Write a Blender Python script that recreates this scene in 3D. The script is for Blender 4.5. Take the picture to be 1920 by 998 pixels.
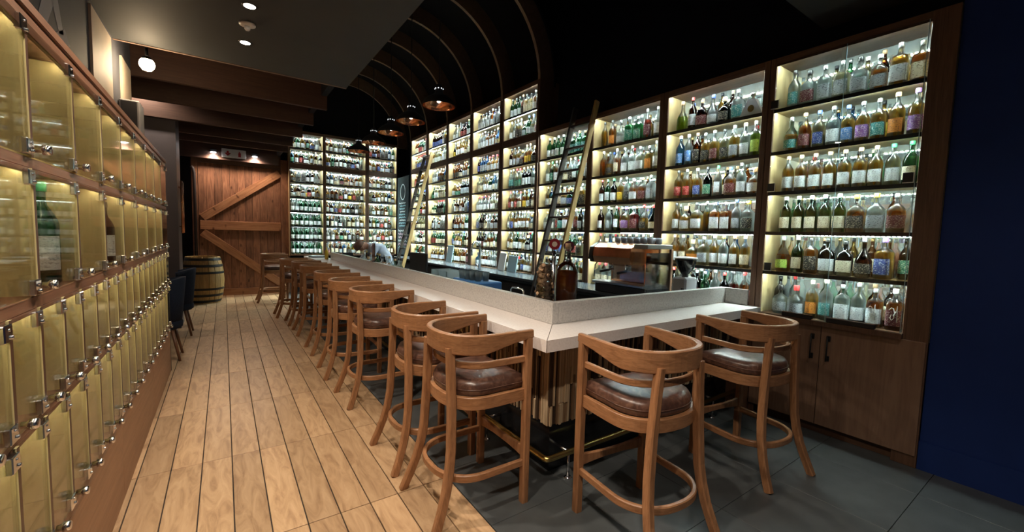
import bpy, bmesh, math, random
import numpy as np
from mathutils import Matrix, Vector

for o in list(bpy.data.objects): bpy.data.objects.remove(o, do_unlink=True)
scene = bpy.context.scene
COL = scene.collection
PI = math.pi
rnd = random.Random(7)

# ------------------------------------------------------------------ camera
F_PX, YAW, PITCH, ROLL, CAM_H = 779.46, math.radians(34.787), math.radians(4.189), math.radians(1.572), 1.55
_f = Vector((math.sin(YAW)*math.cos(PITCH), math.cos(YAW)*math.cos(PITCH), -math.sin(PITCH)))
_r0 = Vector((math.cos(YAW), -math.sin(YAW), 0)); _u0 = _r0.cross(_f)
_r = _r0*math.cos(ROLL)+_u0*math.sin(ROLL); _u = -_r0*math.sin(ROLL)+_u0*math.cos(ROLL)
cam_d = bpy.data.cameras.new('camera'); cam = bpy.data.objects.new('camera', cam_d); COL.objects.link(cam)
cam_d.sensor_width = 36; cam_d.lens = 36*F_PX/1920; cam_d.clip_start = .02
cam.matrix_world = Matrix(((_r.x, _u.x, -_f.x, 0), (_r.y, _u.y, -_f.y, 0), (_r.z, _u.z, -_f.z, CAM_H), (0, 0, 0, 1)))
scene.camera = cam
def ray(px, py): return _r*((px-960)/F_PX) - _u*((py-499)/F_PX) + _f
def at_x(px, py, x): d = ray(px, py); return Vector((0, 0, CAM_H)) + d*(x/d.x)
def at_y(px, py, y): d = ray(px, py); return Vector((0, 0, CAM_H)) + d*(y/d.y)
def at_z(px, py, z): d = ray(px, py); return Vector((0, 0, CAM_H)) + d*((z-CAM_H)/d.z)

# ------------------------------------------------------------------ world, exposure
w = bpy.data.worlds.new('world'); scene.world = w; w.use_nodes = True
w.node_tree.nodes['Background'].inputs[0].default_value = (.55, .65, .8, 1)
w.node_tree.nodes['Background'].inputs[1].default_value = .035
vs = scene.view_settings
vs.view_transform = 'Standard'; vs.look = 'None'; vs.exposure = 0.75; vs.gamma = 1; vs.use_curve_mapping = False
try:
    scene.cycles.transparent_max_bounces = 24
    scene.cycles.max_bounces = 8
    scene.cycles.caustics_reflective = False; scene.cycles.caustics_refractive = False
    scene.cycles.sample_clamp_indirect = 6.0
except Exception: pass

# light levels (tuned here)
LED_SHELF = 230.0      # emission of the shelf LED strips
LED_LOCKER = 27.0
DOWNLIGHT_W = 62.0

# ------------------------------------------------------------------ materials
MATS = {}
def nodes_of(m):
    m.use_nodes = True; nt = m.node_tree; nt.nodes.clear()
    out = nt.nodes.new('ShaderNodeOutputMaterial'); return nt, out
def N(nt, t, **kw):
    n = nt.nodes.new(t)
    for k, v in kw.items(): setattr(n, k, v)
    return n
def princ(nt, col=(.5,.5,.5), rough=.5, metal=0, spec=.5):
    p = nt.nodes.new('ShaderNodeBsdfPrincipled')
    p.inputs['Base Color'].default_value = (*col, 1); p.inputs['Roughness'].default_value = rough
    p.inputs['Metallic'].default_value = metal; p.inputs['Specular IOR Level'].default_value = spec
    return p
def plain(name, col, rough=.5, metal=0, spec=.5, var=0.0, vscale=30, bump=0.0):
    m = bpy.data.materials.new(name); nt, out = nodes_of(m); p = princ(nt, col, rough, metal, spec)
    nt.links.new(p.outputs[0], out.inputs[0]); m.diffuse_color = (*col, 1)
    tc = N(nt, 'ShaderNodeTexCoord'); nz = N(nt, 'ShaderNodeTexNoise')
    nz.inputs['Scale'].default_value = vscale; nz.inputs['Detail'].default_value = 4
    nt.links.new(tc.outputs['Object'], nz.inputs['Vector'])
    mx = N(nt, 'ShaderNodeMix', data_type='RGBA', blend_type='MULTIPLY')
    ramp = N(nt, 'ShaderNodeValToRGB'); v = 1-var
    ramp.color_ramp.elements[0].position = .3; ramp.color_ramp.elements[1].position = .7
    ramp.color_ramp.elements[0].color = (v, v, v, 1); ramp.color_ramp.elements[1].color = (1, 1, 1, 1)
    nt.links.new(nz.outputs[0], ramp.inputs[0])
    mx.inputs[0].default_value = 1; mx.inputs[6].default_value = (*col, 1)
    nt.links.new(ramp.outputs[0], mx.inputs[7]); nt.links.new(mx.outputs[2], p.inputs['Base Color'])
    if bump:
        b = N(nt, 'ShaderNodeBump'); b.inputs['Strength'].default_value = bump; b.inputs['Distance'].default_value = .004
        nt.links.new(nz.outputs[0], b.inputs['Height']); nt.links.new(b.outputs[0], p.inputs['Normal'])
    MATS[name] = m; return m
def wood(name, c1, c2, grain=(40, 40, 2.5), rough=.45, randv=0.0, spec=.4, knots=0.0, bump=.15, detail=5, mid=None):
    """stretched-noise timber; grain = noise scale per object axis (small = along the grain)"""
    m = bpy.data.materials.new(name); nt, out = nodes_of(m); p = princ(nt, c1, rough, 0, spec)
    nt.links.new(p.outputs[0], out.inputs[0])
    tc = N(nt, 'ShaderNodeTexCoord'); oi = N(nt, 'ShaderNodeObjectInfo')
    add = N(nt, 'ShaderNodeVectorMath', operation='MULTIPLY_ADD')
    comb = N(nt, 'ShaderNodeCombineXYZ')
    for i in range(3): nt.links.new(oi.outputs['Random'], comb.inputs[i])
    add.inputs[1].default_value = (13.7, 9.1, 21.3)
    nt.links.new(comb.outputs[0], add.inputs[0]); nt.links.new(tc.outputs['Object'], add.inputs[2])
    mp = N(nt, 'ShaderNodeMapping'); mp.inputs['Scale'].default_value = grain
    nt.links.new(add.outputs[0], mp.inputs['Vector'])
    nz = N(nt, 'ShaderNodeTexNoise'); nz.inputs['Scale'].default_value = 1; nz.inputs['Detail'].default_value = detail
    nz.inputs['Roughness'].default_value = .62; nz.inputs['Distortion'].default_value = 1.4
    nt.links.new(mp.outputs[0], nz.inputs['Vector'])
    rp = N(nt, 'ShaderNodeValToRGB'); e = rp.color_ramp.elements
    e[0].position = .32; e[0].color = (*c2, 1); e[1].position = .66; e[1].color = (*c1, 1)
    if mid: x = e.new(.5); x.color = (*mid, 1)
    nt.links.new(nz.outputs[0], rp.inputs[0]); last = rp.outputs[0]
    if randv:
        mr = N(nt, 'ShaderNodeMapRange'); mr.inputs[3].default_value = 1-randv; mr.inputs[4].default_value = 1+randv*.5
        nt.links.new(oi.outputs['Random'], mr.inputs[0])
        hs = N(nt, 'ShaderNodeHueSaturation'); nt.links.new(mr.outputs[0], hs.inputs['Value']); nt.links.new(last, hs.inputs['Color']); last = hs.outputs[0]
    if knots:
        vo = N(nt, 'ShaderNodeTexVoronoi'); mp2 = N(nt, 'ShaderNodeMapping'); mp2.inputs['Scale'].default_value = (knots, knots, knots*.45)
        nt.links.new(add.outputs[0], mp2.inputs['Vector']); nt.links.new(mp2.outputs[0], vo.inputs['Vector']); vo.inputs['Scale'].default_value = 1
        r2 = N(nt, 'ShaderNodeValToRGB'); r2.color_ramp.elements[0].color = (.22, .16, .13, 1); r2.color_ramp.elements[0].position = .05
        r2.color_ramp.elements[1].color = (1, 1, 1, 1); r2.color_ramp.elements[1].position = .17
        nt.links.new(vo.outputs['Distance'], r2.inputs[0])
        mx = N(nt, 'ShaderNodeMix', data_type='RGBA', blend_type='MULTIPLY'); mx.inputs[0].default_value = .9
        nt.links.new(last, mx.inputs[6]); nt.links.new(r2.outputs[0], mx.inputs[7]); last = mx.outputs[2]
    nt.links.new(last, p.inputs['Base Color'])
    if bump:
        b = N(nt, 'ShaderNodeBump'); b.inputs['Strength'].default_value = bump; b.inputs['Distance'].default_value = .003
        nt.links.new(nz.outputs[0], b.inputs['Height']); nt.links.new(b.outputs[0], p.inputs['Normal'])
    MATS[name] = m; return m
def emit(name, col, s):
    m = bpy.data.materials.new(name); nt, out = nodes_of(m); e = N(nt, 'ShaderNodeEmission')
    e.inputs[0].default_value = (*col, 1); e.inputs[1].default_value = s; nt.links.new(e.outputs[0], out.inputs[0]); MATS[name] = m; return m
def pane(name, tint=(1, 1, 1), refl=1.0, rough=.0, ior=1.5):
    """thin clear sheet: straight-through light plus Fresnel reflection"""
    m = bpy.data.materials.new(name); nt, out = nodes_of(m)
    t = N(nt, 'ShaderNodeBsdfTransparent'); t.inputs[0].default_value = (*tint, 1)
    g = N(nt, 'ShaderNodeBsdfGlossy'); g.inputs['Roughness'].default_value = rough
    fr = N(nt, 'ShaderNodeFresnel'); fr.inputs[0].default_value = ior
    mul = N(nt, 'ShaderNodeMath', operation='MULTIPLY'); mul.inputs[1].default_value = refl
    nt.links.new(fr.outputs[0], mul.inputs[0])
    mx = N(nt, 'ShaderNodeMixShader'); nt.links.new(mul.outputs[0], mx.inputs[0]); nt.links.new(t.outputs[0], mx.inputs[1]); nt.links.new(g.outputs[0], mx.inputs[2])
    nt.links.new(mx.outputs[0], out.inputs[0]); MATS[name] = m; return m
def bottle_glass(name, tint, body=.25, bcol=(.8, .9, .9)):
    """bottle wall: see-through, Fresnel gloss, and some light scattered in the thick glass"""
    m = bpy.data.materials.new(name); nt, out = nodes_of(m)
    t = N(nt, 'ShaderNodeBsdfTransparent'); t.inputs[0].default_value = (*tint, 1)
    g = N(nt, 'ShaderNodeBsdfGlossy'); g.inputs['Roughness'].default_value = .06
    d = N(nt, 'ShaderNodeBsdfTranslucent'); d.inputs[0].default_value = (*bcol, 1)
    lw = N(nt, 'ShaderNodeLayerWeight'); lw.inputs[0].default_value = .45
    mr = N(nt, 'ShaderNodeMapRange'); mr.inputs[3].default_value = body*.55; mr.inputs[4].default_value = min(1, body+.6)
    nt.links.new(lw.outputs['Facing'], mr.inputs[0])
    m1 = N(nt, 'ShaderNodeMixShader'); nt.links.new(mr.outputs[0], m1.inputs[0]); nt.links.new(t.outputs[0], m1.inputs[1]); nt.links.new(d.outputs[0], m1.inputs[2])
    fr = N(nt, 'ShaderNodeFresnel'); fr.inputs[0].default_value = 1.5
    m2 = N(nt, 'ShaderNodeMixShader'); nt.links.new(fr.outputs[0], m2.inputs[0]); nt.links.new(m1.outputs[0], m2.inputs[1]); nt.links.new(g.outputs[0], m2.inputs[2])
    nt.links.new(m2.outputs[0], out.inputs[0]); MATS[name] = m; return m
def liquid(name, col, op=.45):
    m = bpy.data.materials.new(name); nt, out = nodes_of(m)
    t = N(nt, 'ShaderNodeBsdfTransparent'); t.inputs[0].default_value = (*[c**.6 for c in col], 1)
    d = N(nt, 'ShaderNodeBsdfTranslucent'); d.inputs[0].default_value = (*col, 1)
    mx = N(nt, 'ShaderNodeMixShader'); mx.inputs[0].default_value = op
    nt.links.new(t.outputs[0], mx.inputs[1]); nt.links.new(d.outputs[0], mx.inputs[2]); nt.links.new(mx.outputs[0], out.inputs[0]); MATS[name] = m; return m
def printed(name, paper, ink, sharp=.5, scale=(95, 95, 230)):
    """paper label with bands of small print"""
    m = bpy.data.materials.new(name); nt, out = nodes_of(m); p = princ(nt, paper, .55)
    tc = N(nt, 'ShaderNodeTexCoord'); mp = N(nt, 'ShaderNodeMapping'); mp.inputs['Scale'].default_value = scale
    nz = N(nt, 'ShaderNodeTexNoise'); nz.inputs['Scale'].default_value = 1; nz.inputs['Detail'].default_value = 1
    nt.links.new(tc.outputs['Object'], mp.inputs[0]); nt.links.new(mp.outputs[0], nz.inputs['Vector'])
    rp = N(nt, 'ShaderNodeValToRGB'); e = rp.color_ramp.elements
    e[0].position = .57; e[0].color = (*paper, 1); e[1].position = .64; e[1].color = (*ink, 1)
    nt.links.new(nz.outputs[0], rp.inputs[0]); nt.links.new(rp.outputs[0], p.inputs['Base Color']); nt.links.new(p.outputs[0], out.inputs[0]); MATS[name] = m; return m
def quartz(name, base, speck, rough=.18):
    m = bpy.data.materials.new(name); nt, out = nodes_of(m); p = princ(nt, base, rough, 0, .5)
    tc = N(nt, 'ShaderNodeTexCoord'); nz = N(nt, 'ShaderNodeTexNoise'); nz.inputs['Scale'].default_value = 70; nz.inputs['Detail'].default_value = 6
    vo = N(nt, 'ShaderNodeTexVoronoi'); vo.inputs['Scale'].default_value = 60
    nt.links.new(tc.outputs['Object'], nz.inputs['Vector']); nt.links.new(tc.outputs['Object'], vo.inputs['Vector'])
    rp = N(nt, 'ShaderNodeValToRGB'); e = rp.color_ramp.elements
    e[0].position = .3; e[0].color = (*speck, 1); e[1].position = .55; e[1].color = (*base, 1)
    nt.links.new(nz.outputs[0], rp.inputs[0])
    r2 = N(nt, 'ShaderNodeValToRGB'); r2.color_ramp.elements[0].position = .08; r2.color_ramp.elements[0].color = (.72, .72, .72, 1); r2.color_ramp.elements[1].position = .16
    nt.links.new(vo.outputs['Distance'], r2.inputs[0])
    mx = N(nt, 'ShaderNodeMix', data_type='RGBA', blend_type='MULTIPLY'); mx.inputs[0].default_value = .6
    nt.links.new(rp.outputs[0], mx.inputs[6]); nt.links.new(r2.outputs[0], mx.inputs[7])
    nt.links.new(mx.outputs[2], p.inputs['Base Color']); nt.links.new(p.outputs[0], out.inputs[0]); MATS[name] = m; return m

wood('oak', (.40, .195, .092), (.235, .105, .046), (38, 38, 5), .38, .12)
wood('oak_bent', (.40, .195, .092), (.235, .105, .046), (9, 9, 60), .38, .12)
wood('walnut', (.15, .078, .045), (.085, .042, .024), (45, 45, 2.2), .5, .1)
wood('walnut_x', (.15, .078, .045), (.085, .042, .024), (2.2, 45, 45), .5, .1)
wood('cabinet_door', (.28, .165, .105), (.20, .11, .07), (22, 22, 1.6), .5, .08)
wood('pale_wood', (.46, .345, .175), (.37, .265, .125), (30, 30, 2), .5, .06)
wood('locker_wood', (.60, .52, .27), (.50, .41, .20), (22, 22, 1.8), .5, .1)
wood('locker_front', (.22, .105, .06), (.145, .066, .036), (45, 2.2, 45), .4, .05)
wood('locker_edge', (.085, .04, .022), (.05, .022, .013), (45, 45, 2.2), .4, .05)
wood('base_panel', (.36, .19, .10), (.27, .135, .07), (12, 2, 30), .5, .06)
wood('floor_plank', (.56, .37, .215), (.33, .195, .105), (16, 3.2, 16), .34, .22, .4, 0, .12, 7, (.48, .305, .17))
wood('barn_board', (.30, .135, .07), (.14, .058, .03), (14, 14, 2.2), .6, .3, .3, 7)
wood('barn_brace', (.44, .205, .095), (.26, .105, .045), (1.8, 18, 18), .6, .2, .3, 6)
wood('beam_wood', (.075, .035, .022), (.05, .022, .014), (2, 30, 30), .6, .15)
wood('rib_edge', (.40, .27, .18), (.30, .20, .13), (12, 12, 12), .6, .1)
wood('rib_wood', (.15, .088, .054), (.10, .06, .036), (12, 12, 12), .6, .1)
wood('cask_wood', (.42, .26, .09), (.26, .145, .045), (30, 30, 2), .55, .2)
wood('slat_pale', (.62, .46, .29), (.46, .33, .20), (40, 40, 3), .6, .25)
wood('slat_mid', (.27, .16, .085), (.19, .105, .055), (40, 40, 3), .6, .25)
wood('slat_dark', (.06, .034, .02), (.035, .02, .012), (40, 40, 3), .6, .25)
wood('ladder_lit', (.40, .27, .11), (.28, .17, .06), (40, 40, 2), .45, .1)
plain('ladder_unlit', (.03, .022, .018), .4)
wood('leather', (.17, .088, .06), (.05, .022, .016), (17, 17, 17), .3, .12, .55, 0, .3, 6, (.10, .047, .033))
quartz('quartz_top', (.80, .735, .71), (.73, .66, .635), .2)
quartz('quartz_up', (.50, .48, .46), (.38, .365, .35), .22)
plain('brass', (.62, .45, .16), .25, 1)
plain('chrome', (.75, .76, .78), .14, 1)
plain('steel', (.42, .43, .45), .3, 1)
plain('counter_dark', (.05, .058, .068), .22, 0, .5)
plain('copper', (.85, .38, .20), .18, 1, .5, .25, 22)
plain('black_gloss', (.008, .008, .009), .12, 0, .6)
plain('black_satin', (.010, .010, .011), .4)
plain('black_matt', (.006, .006, .007), .8)
plain('shelf_black', (.006, .005, .005), .45)
plain('dark_tile', (.088, .095, .098), .34, 0, .5, .25, 9, .05)
plain('grout', (.03, .022, .018), .8)
plain('grout_dark', (.02, .02, .02), .8)
plain('paint_slab', (.058, .063, .065), .7, 0, .3, .1, 3)
plain('paint_dark', (.010, .010, .013), .8, 0, .2)
plain('paint_navy_black', (.005, .007, .016), .75, 0, .2)
plain('paint_blue', (.009, .032, .165), .7, 0, .3, .1, 6)
plain('paint_wall', (.075, .078, .095), .7, 0, .3, .15, 4)
plain('paint_plum', (.11, .09, .095), .45, 0, .4, .1, 5)
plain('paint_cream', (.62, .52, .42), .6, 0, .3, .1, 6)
plain('trim_timber', (.20, .13, .095), .6)
plain('white_plastic', (.8, .8, .78), .4)
plain('sign_white', (.62, .60, .58), .5)
plain('sign_red', (.35, .01, .01), .5)
plain('navy_fabric', (.012, .018, .035), .85, 0, .2, .3, 80, .2)
plain('hoop_iron', (.02, .018, .017), .5, .6)
plain('leg_brown', (.16, .07, .035), .4)
plain('iron_pipe', (.03, .022, .02), .5, .4)
plain('chalkboard', (.02, .03, .035), .8, 0, .2, .3, 8)
plain('chalk_white', (.55, .6, .62), .9)
plain('chalk_pink', (.55, .35, .45), .9)
plain('chalk_teal', (.25, .45, .5), .9)
plain('skin', (.42, .20, .13), .5)
plain('hair', (.10, .04, .022), .7)
plain('shirt', (.40, .43, .52), .85, 0, .2, .15, 12)
plain('apron', (.02, .025, .05), .85)
plain('trousers', (.02, .02, .03), .85)
plain('strap_white', (.7, .7, .72), .7)
plain('cup', (.62, .64, .72), .25)
plain('cork', (.60, .38, .23), .8, 0, .2, .5, 45)
plain('badge_red', (.20, .02, .03), .25)
plain('badge_plum', (.07, .015, .03), .25)
plain('badge_cream', (.6, .5, .42), .35)
plain('blue_plastic', (.05, .16, .40), .3)
plain('yellow_plastic', (.55, .36, .03), .4)
plain('lettering', (.34, .34, .37), .8)
plain('grey_case', (.33, .33, .35), .5)
plain('speaker_cloth', (.03, .03, .035), .6)
plain('panel_pale_blue', (.28, .40, .45), .4)
pane('glass_pane', (.96, .98, .97), .9)
pane('locker_glass', (.95, .95, .92), .55, .03)
pane('acrylic', (.85, .84, .84), 1.2, .03)
pane('tumbler_glass', (.93, .96, .97), 1.6, .03)
m = bpy.data.materials.new('mirror'); nt, out = nodes_of(m)      # mirror with a pale diffuse share added to brighten the shelf backs
g_ = N(nt, 'ShaderNodeBsdfGlossy'); g_.inputs[0].default_value = (.82, .88, .86, 1); g_.inputs['Roughness'].default_value = .015
d_ = N(nt, 'ShaderNodeBsdfDiffuse'); d_.inputs[0].default_value = (.70, .80, .78, 1); x_ = N(nt, 'ShaderNodeMixShader'); x_.inputs[0].default_value = .20
nt.links.new(g_.outputs[0], x_.inputs[1]); nt.links.new(d_.outputs[0], x_.inputs[2]); nt.links.new(x_.outputs[0], out.inputs[0]); MATS['mirror'] = m
emit('led_cool', (.79, 1.0, .975), LED_SHELF)
emit('led_locker', (1.0, .88, .56), LED_LOCKER)
emit('lamp_warm', (1.0, .86, .66), 60)
emit('lamp_spot', (1.0, .74, .44), 45)
emit('lamp_cool', (.95, .97, 1.0), 30)
emit('lamp_pendant', (1.0, .80, .58), 10)
emit('vent_glow', (.9, .95, 1.0), .9)
# bottles
bottle_glass('g_clear', (.95, .98, .97), .40, (.92, .99, .99))
bottle_glass('tumbler', (.95, .98, .98), .6, (.92, .97, .98))
bottle_glass('g_green', (.22, .50, .30), .35, (.10, .30, .16))
bottle_glass('g_brown', (.30, .13, .05), .45, (.16, .06, .02))
bottle_glass('g_dark', (.06, .07, .06), .55, (.03, .035, .03))
bottle_glass('g_blue', (.30, .55, .85), .4, (.10, .28, .62))
for n, c, op in (('amber', (.70, .29, .06), .5), ('gold', (.86, .55, .15), .45), ('pale', (.90, .82, .55), .42), ('water', (.88, .95, .96), .32),
                 ('red', (.36, .05, .03), .6), ('green', (.10, .42, .16), .5), ('purple', (.32, .14, .42), .5), ('sky', (.12, .36, .70), .5), ('lime', (.50, .66, .10), .5)):
    liquid('l_'+n, c, op)
for n, pc, ic in (('white', (.78, .82, .84), (.35, .38, .42)), ('cream', (.76, .70, .52), (.30, .22, .12)), ('black', (.012, .013, .016), (.5, .45, .35)),
                  ('red', (.36, .025, .03), (.75, .6, .5)), ('navy', (.03, .06, .26), (.6, .65, .75)), ('green', (.03, .18, .12), (.6, .65, .5)),
                  ('yellow', (.75, .52, .06), (.3, .15, .03)), ('purple', (.24, .10, .36), (.7, .65, .7)), ('orange', (.72, .26, .04), (.15, .05, .02)),
                  ('grey', (.40, .44, .48), (.1, .1, .12)), ('blue', (.10, .26, .62), (.75, .8, .85)), ('teal', (.04, .24, .25), (.6, .7, .65)), ('lime', (.45, .62, .12), (.15, .25, .04)), ('maroon', (.12, .02, .03), (.5, .4, .35))):
    printed('p_'+n, pc, ic)
for n, c, me in (('black', (.01, .01, .012), 0), ('white', (.75, .76, .74), 0), ('gold', (.7, .5, .2), 1), ('red', (.42, .03, .03), 0), ('cork', (.55, .36, .2), 0),
                 ('silver', (.7, .72, .74), 1), ('blue', (.08, .14, .5), 0), ('yellow', (.72, .52, .06), 0), ('green', (.04, .30, .12), 0), ('purple', (.28, .14, .5), 0), ('cream', (.72, .62, .42), 0)):
    plain('c_'+n, c, .35, me)

# ------------------------------------------------------------------ mesh builder
class MB:
    def __init__(s): s.v = []; s.f = []; s.m = []; s.sm = []
    def add(s, vs_, fs, mi=0, smooth=False):
        b = len(s.v); s.v += [tuple(p) for p in vs_]
        for f in fs: s.f.append(tuple(b+i for i in f)); s.m.append(mi); s.sm.append(smooth)
        return s
    def box(s, a, b, mi=0, ch=0.0):
        x0, y0, z0 = (min(a[i], b[i]) for i in range(3)); x1, y1, z1 = (max(a[i], b[i]) for i in range(3))
        if ch <= 0:
            return s.add([(x0,y0,z0),(x1,y0,z0),(x1,y1,z0),(x0,y1,z0),(x0,y0,z1),(x1,y0,z1),(x1,y1,z1),(x0,y1,z1)],
                  [(0,3,2,1),(4,5,6,7),(0,1,5,4),(1,2,6,5),(2,3,7,6),(3,0,4,7)], mi)
        bm = bmesh.new(); bmesh.ops.create_cube(bm, size=1)
        for v in bm.verts: v.co = Vector(((x0+x1)/2+v.co.x*(x1-x0), (y0+y1)/2+v.co.y*(y1-y0), (z0+z1)/2+v.co.z*(z1-z0)))
        c = min(ch, .45*min(x1-x0, y1-y0, z1-z0))
        bmesh.ops.bevel(bm, geom=list(bm.edges), offset=c, segments=1, affect='EDGES')
        bm.verts.ensure_lookup_table(); bm.verts.index_update()
        s.add([v.co[:] for v in bm.verts], [[v.index for v in f.verts] for f in bm.faces], mi); bm.free(); return s
    def lathe(s, prof, seg=16, c=(0,0,0), mi=0, smooth=True, sq=0.0, cap=True, a0=0, a1=2*PI):
        full = abs(a1-a0-2*PI) < 1e-6; n = seg if full else seg+1
        vs_ = []
        for r, z in prof:
            for k in range(n):
                a = a0+(a1-a0)*k/seg; cx, cy = math.cos(a), math.sin(a)
                if sq: q = (abs(cx)**(2+sq)+abs(cy)**(2+sq))**(-1/(2+sq)); cx *= q; cy *= q
                vs_.append((c[0]+r*cx, c[1]+r*cy, c[2]+z))
        fs = []
        for i in range(len(prof)-1):
            for k in range(seg):
                k2 = (k+1) % n if full else k+1
                fs.append((i*n+k, i*n+k2, (i+1)*n+k2, (i+1)*n+k))
        if cap and full:
            if prof[0][0] > 1e-6: fs.append(tuple(reversed(range(n))))
            if prof[-1][0] > 1e-6: fs.append(tuple((len(prof)-1)*n+k for k in range(n)))
        return s.add(vs_, fs, mi, smooth)
    def sweep(s, path, hw, ht, mi=0, smooth=False, closed=False, ch=.25, up=None, round_=0):
        """sweep a chamfered rectangle (2*hw sideways, 2*ht along up) or a round tube (round_=segments, radius hw) along path; hw, ht number or list"""
        P = [Vector(p) for p in path]; n = len(P)
        H = hw if isinstance(hw, (list, tuple)) else [hw]*n; T = ht if isinstance(ht, (list, tuple)) else [ht]*n
        rings = []; prev = None
        for i in range(n):
            a = P[(i-1) % n] if (closed or i > 0) else P[i]; b = P[(i+1) % n] if (closed or i < n-1) else P[i]
            t = (b-a).normalized()
            if up is not None: u0 = Vector(up)
            elif prev is not None: u0 = prev
            else: u0 = Vector((0, 0, 1)) if abs(t.z) < .9 else Vector((0, 1, 0))
            u = (u0 - t*u0.dot(t)).normalized(); prev = u; sd = t.cross(u)
            if round_:
                ring = [P[i]+(sd*math.cos(2*PI*k/round_)+u*math.sin(2*PI*k/round_))*H[i] for k in range(round_)]
            else:
                h, q = H[i], T[i]; c = ch*min(h, q)
                ring = [P[i]+sd*x+u*y for x, y in ((h-c,-q),(h,-q+c),(h,q-c),(h-c,q),(-h+c,q),(-h,q-c),(-h,-q+c),(-h+c,-q))]
            rings.append(ring)
        k = len(rings[0]); vs_ = [p for r in rings for p in r]; fs = []
        for i in range(n if closed else n-1):
            j = (i+1) % n
            for q in range(k): fs.append((i*k+q, i*k+(q+1) % k, j*k+(q+1) % k, j*k+q))
        if not closed: fs += [tuple(reversed(range(k))), tuple((n-1)*k+q for q in range(k))]
        return s.add([v[:] for v in vs_], fs, mi, smooth)
    def cyl(s, a, b, r, seg=12, mi=0, r2=None, smooth=True):
        return s.sweep([a, b], [r, r if r2 is None else r2], 0, mi, smooth, round_=seg)
    def mesh(s, name, mats):
        me = bpy.data.meshes.new(name); me.from_pydata(s.v, [], s.f)
        for m_ in (mats if isinstance(mats, (list, tuple)) else [mats]): me.materials.append(MATS[m_] if isinstance(m_, str) else m_)
        me.polygons.foreach_set('material_index', s.m); me.polygons.foreach_set('use_smooth', s.sm)
        me.update(); return me
    def build(s, name, mats, parent=None, loc=None, rz=0):
        return link(name, s.mesh(name, mats), parent, loc, rz)
def link(name, data, parent=None, loc=None, rz=0):
    o = bpy.data.objects.new(name, data); COL.objects.link(o)
    if parent: o.parent = parent
    if loc is not None: o.location = loc
    if rz: o.rotation_euler.z = rz
    return o
def tag(o, label, cat=None, group=None, kind=None):
    o['label'] = label
    if cat: o['category'] = cat
    if group: o['group'] = group
    if kind: o['kind'] = kind
    return o
def thing(name, label, cat, loc=(0,0,0), rz=0, group=None):
    o = link(name, None, None, loc, rz); o.empty_display_size = .1
    return tag(o, label, cat, group)
def struct(o, label=None):
    o['kind'] = 'structure'
    if label: o['label'] = label
    return o
def copy_tree(o, parent=None):
    c = o.copy(); COL.objects.link(c); c.parent = parent
    for ch in [x for x in bpy.data.objects if x.parent == o]: copy_tree(ch, c)
    return c
ORD = ['first', 'second', 'third', 'fourth', 'fifth', 'sixth', 'seventh', 'eighth', 'ninth', 'tenth', 'eleventh', 'twelfth', 'thirteenth', 'fourteenth']

# ================================================================== lamps of the room (downlights in the lowered ceiling)
SLAB_Z = 3.10
def spot(name, loc, watts, col, angle=110, blend=.6, size=.04, target=None):
    d = bpy.data.lights.new(name, 'SPOT'); d.energy = watts; d.color = col; d.spot_size = math.radians(angle); d.spot_blend = blend; d.shadow_soft_size = size
    o = bpy.data.objects.new(name, d); COL.objects.link(o); o.location = loc
    if target is not None: o.rotation_euler = (Vector(target)-Vector(loc)).to_track_quat('-Z', 'Y').to_euler()
    return o
WARM = (1.0, .86, .70)
def downlight(x, y, z, label, watts, visible=True, col=WARM, angle=125):
    t = thing('downlight', label, 'ceiling light', (x, y, z), 0, 'recessed ceiling downlights')
    b = MB(); b.lathe([(.035, -.001), (.048, -.006), (.05, 0)], 20, cap=False); b.build('trim_ring', 'black_satin', t)
    b = MB(); b.lathe([(0, -.003), (.036, -.003)], 20, cap=False); b.build('lens', 'lamp_warm', t)
    l = spot('lamp', (0, 0, -.02), watts, col, angle, .7, .035); l.parent = t
    return t
for y, lab in ((3.56, 'glowing round downlight in the dark ceiling, nearer of the two'), (4.26, 'glowing round downlight in the dark ceiling, farther of the two')):
    downlight(.18, y, SLAB_Z, lab, DOWNLIGHT_W*.55)
for y in (2.5, 1.3, .1):
    downlight(.18, y, SLAB_Z, 'round downlight in the dark ceiling %s the picture' % {2.5: 'just above', 1.3: 'overhead of', .1: 'behind'}[y], DOWNLIGHT_W*1.35)
downlight(-.95, 7.72, 3.62, 'round downlight above the seating niche', 45, angle=150)
downlight(2.0, -.1, 3.4, 'round downlight in the front bulkhead ceiling', DOWNLIGHT_W*.4, col=(1, .86, .72))

# ================================================================== structure
# ---- floor: slab, wood-look planks (aligned rows) and dark tiles
PW, PL, PX0, PY0 = .161, .993, .019, 3.304
XE = PX0+7*PW                               # edge between timber planks and dark tiles
fl = MB(); fl.box((-2.2, -3, -.12), (4.6, 12.2, -.012)); floor = fl.build('floor', 'grout'); struct(floor, 'bar floor of timber planks and dark tiles')
bm_pl = MB(); g = .003
bm_pl.box((g, g, -.012), (PW-g, PL-g, 0), 0, .0015); plank_me = bm_pl.mesh('plank', 'floor_plank')
for i in range(-12, 7):
    for j in range(-3, 9):
        x = PX0+i*PW; y = PY0+j*PL
        if x+PW < -.5 and y+PL < 5.6: continue
        if y > 11.5 or x < -1.5: continue
        link('plank', plank_me, floor, (x, y, 0))
DT = .6
g = .0013
bm_t = MB(); bm_t.box((g, g, -.012), (DT-g, DT-g, 0), 0, .0015); tile_me = bm_t.mesh('floor_tile', 'dark_tile')
for i in range(5):
    for j in range(-2, 16):
        x = XE+.002+i*DT; y = -.62+j*DT
        if i > 1 and y > 2.3: continue
        link('floor_tile', tile_me, floor, (x, y, 0))
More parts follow.
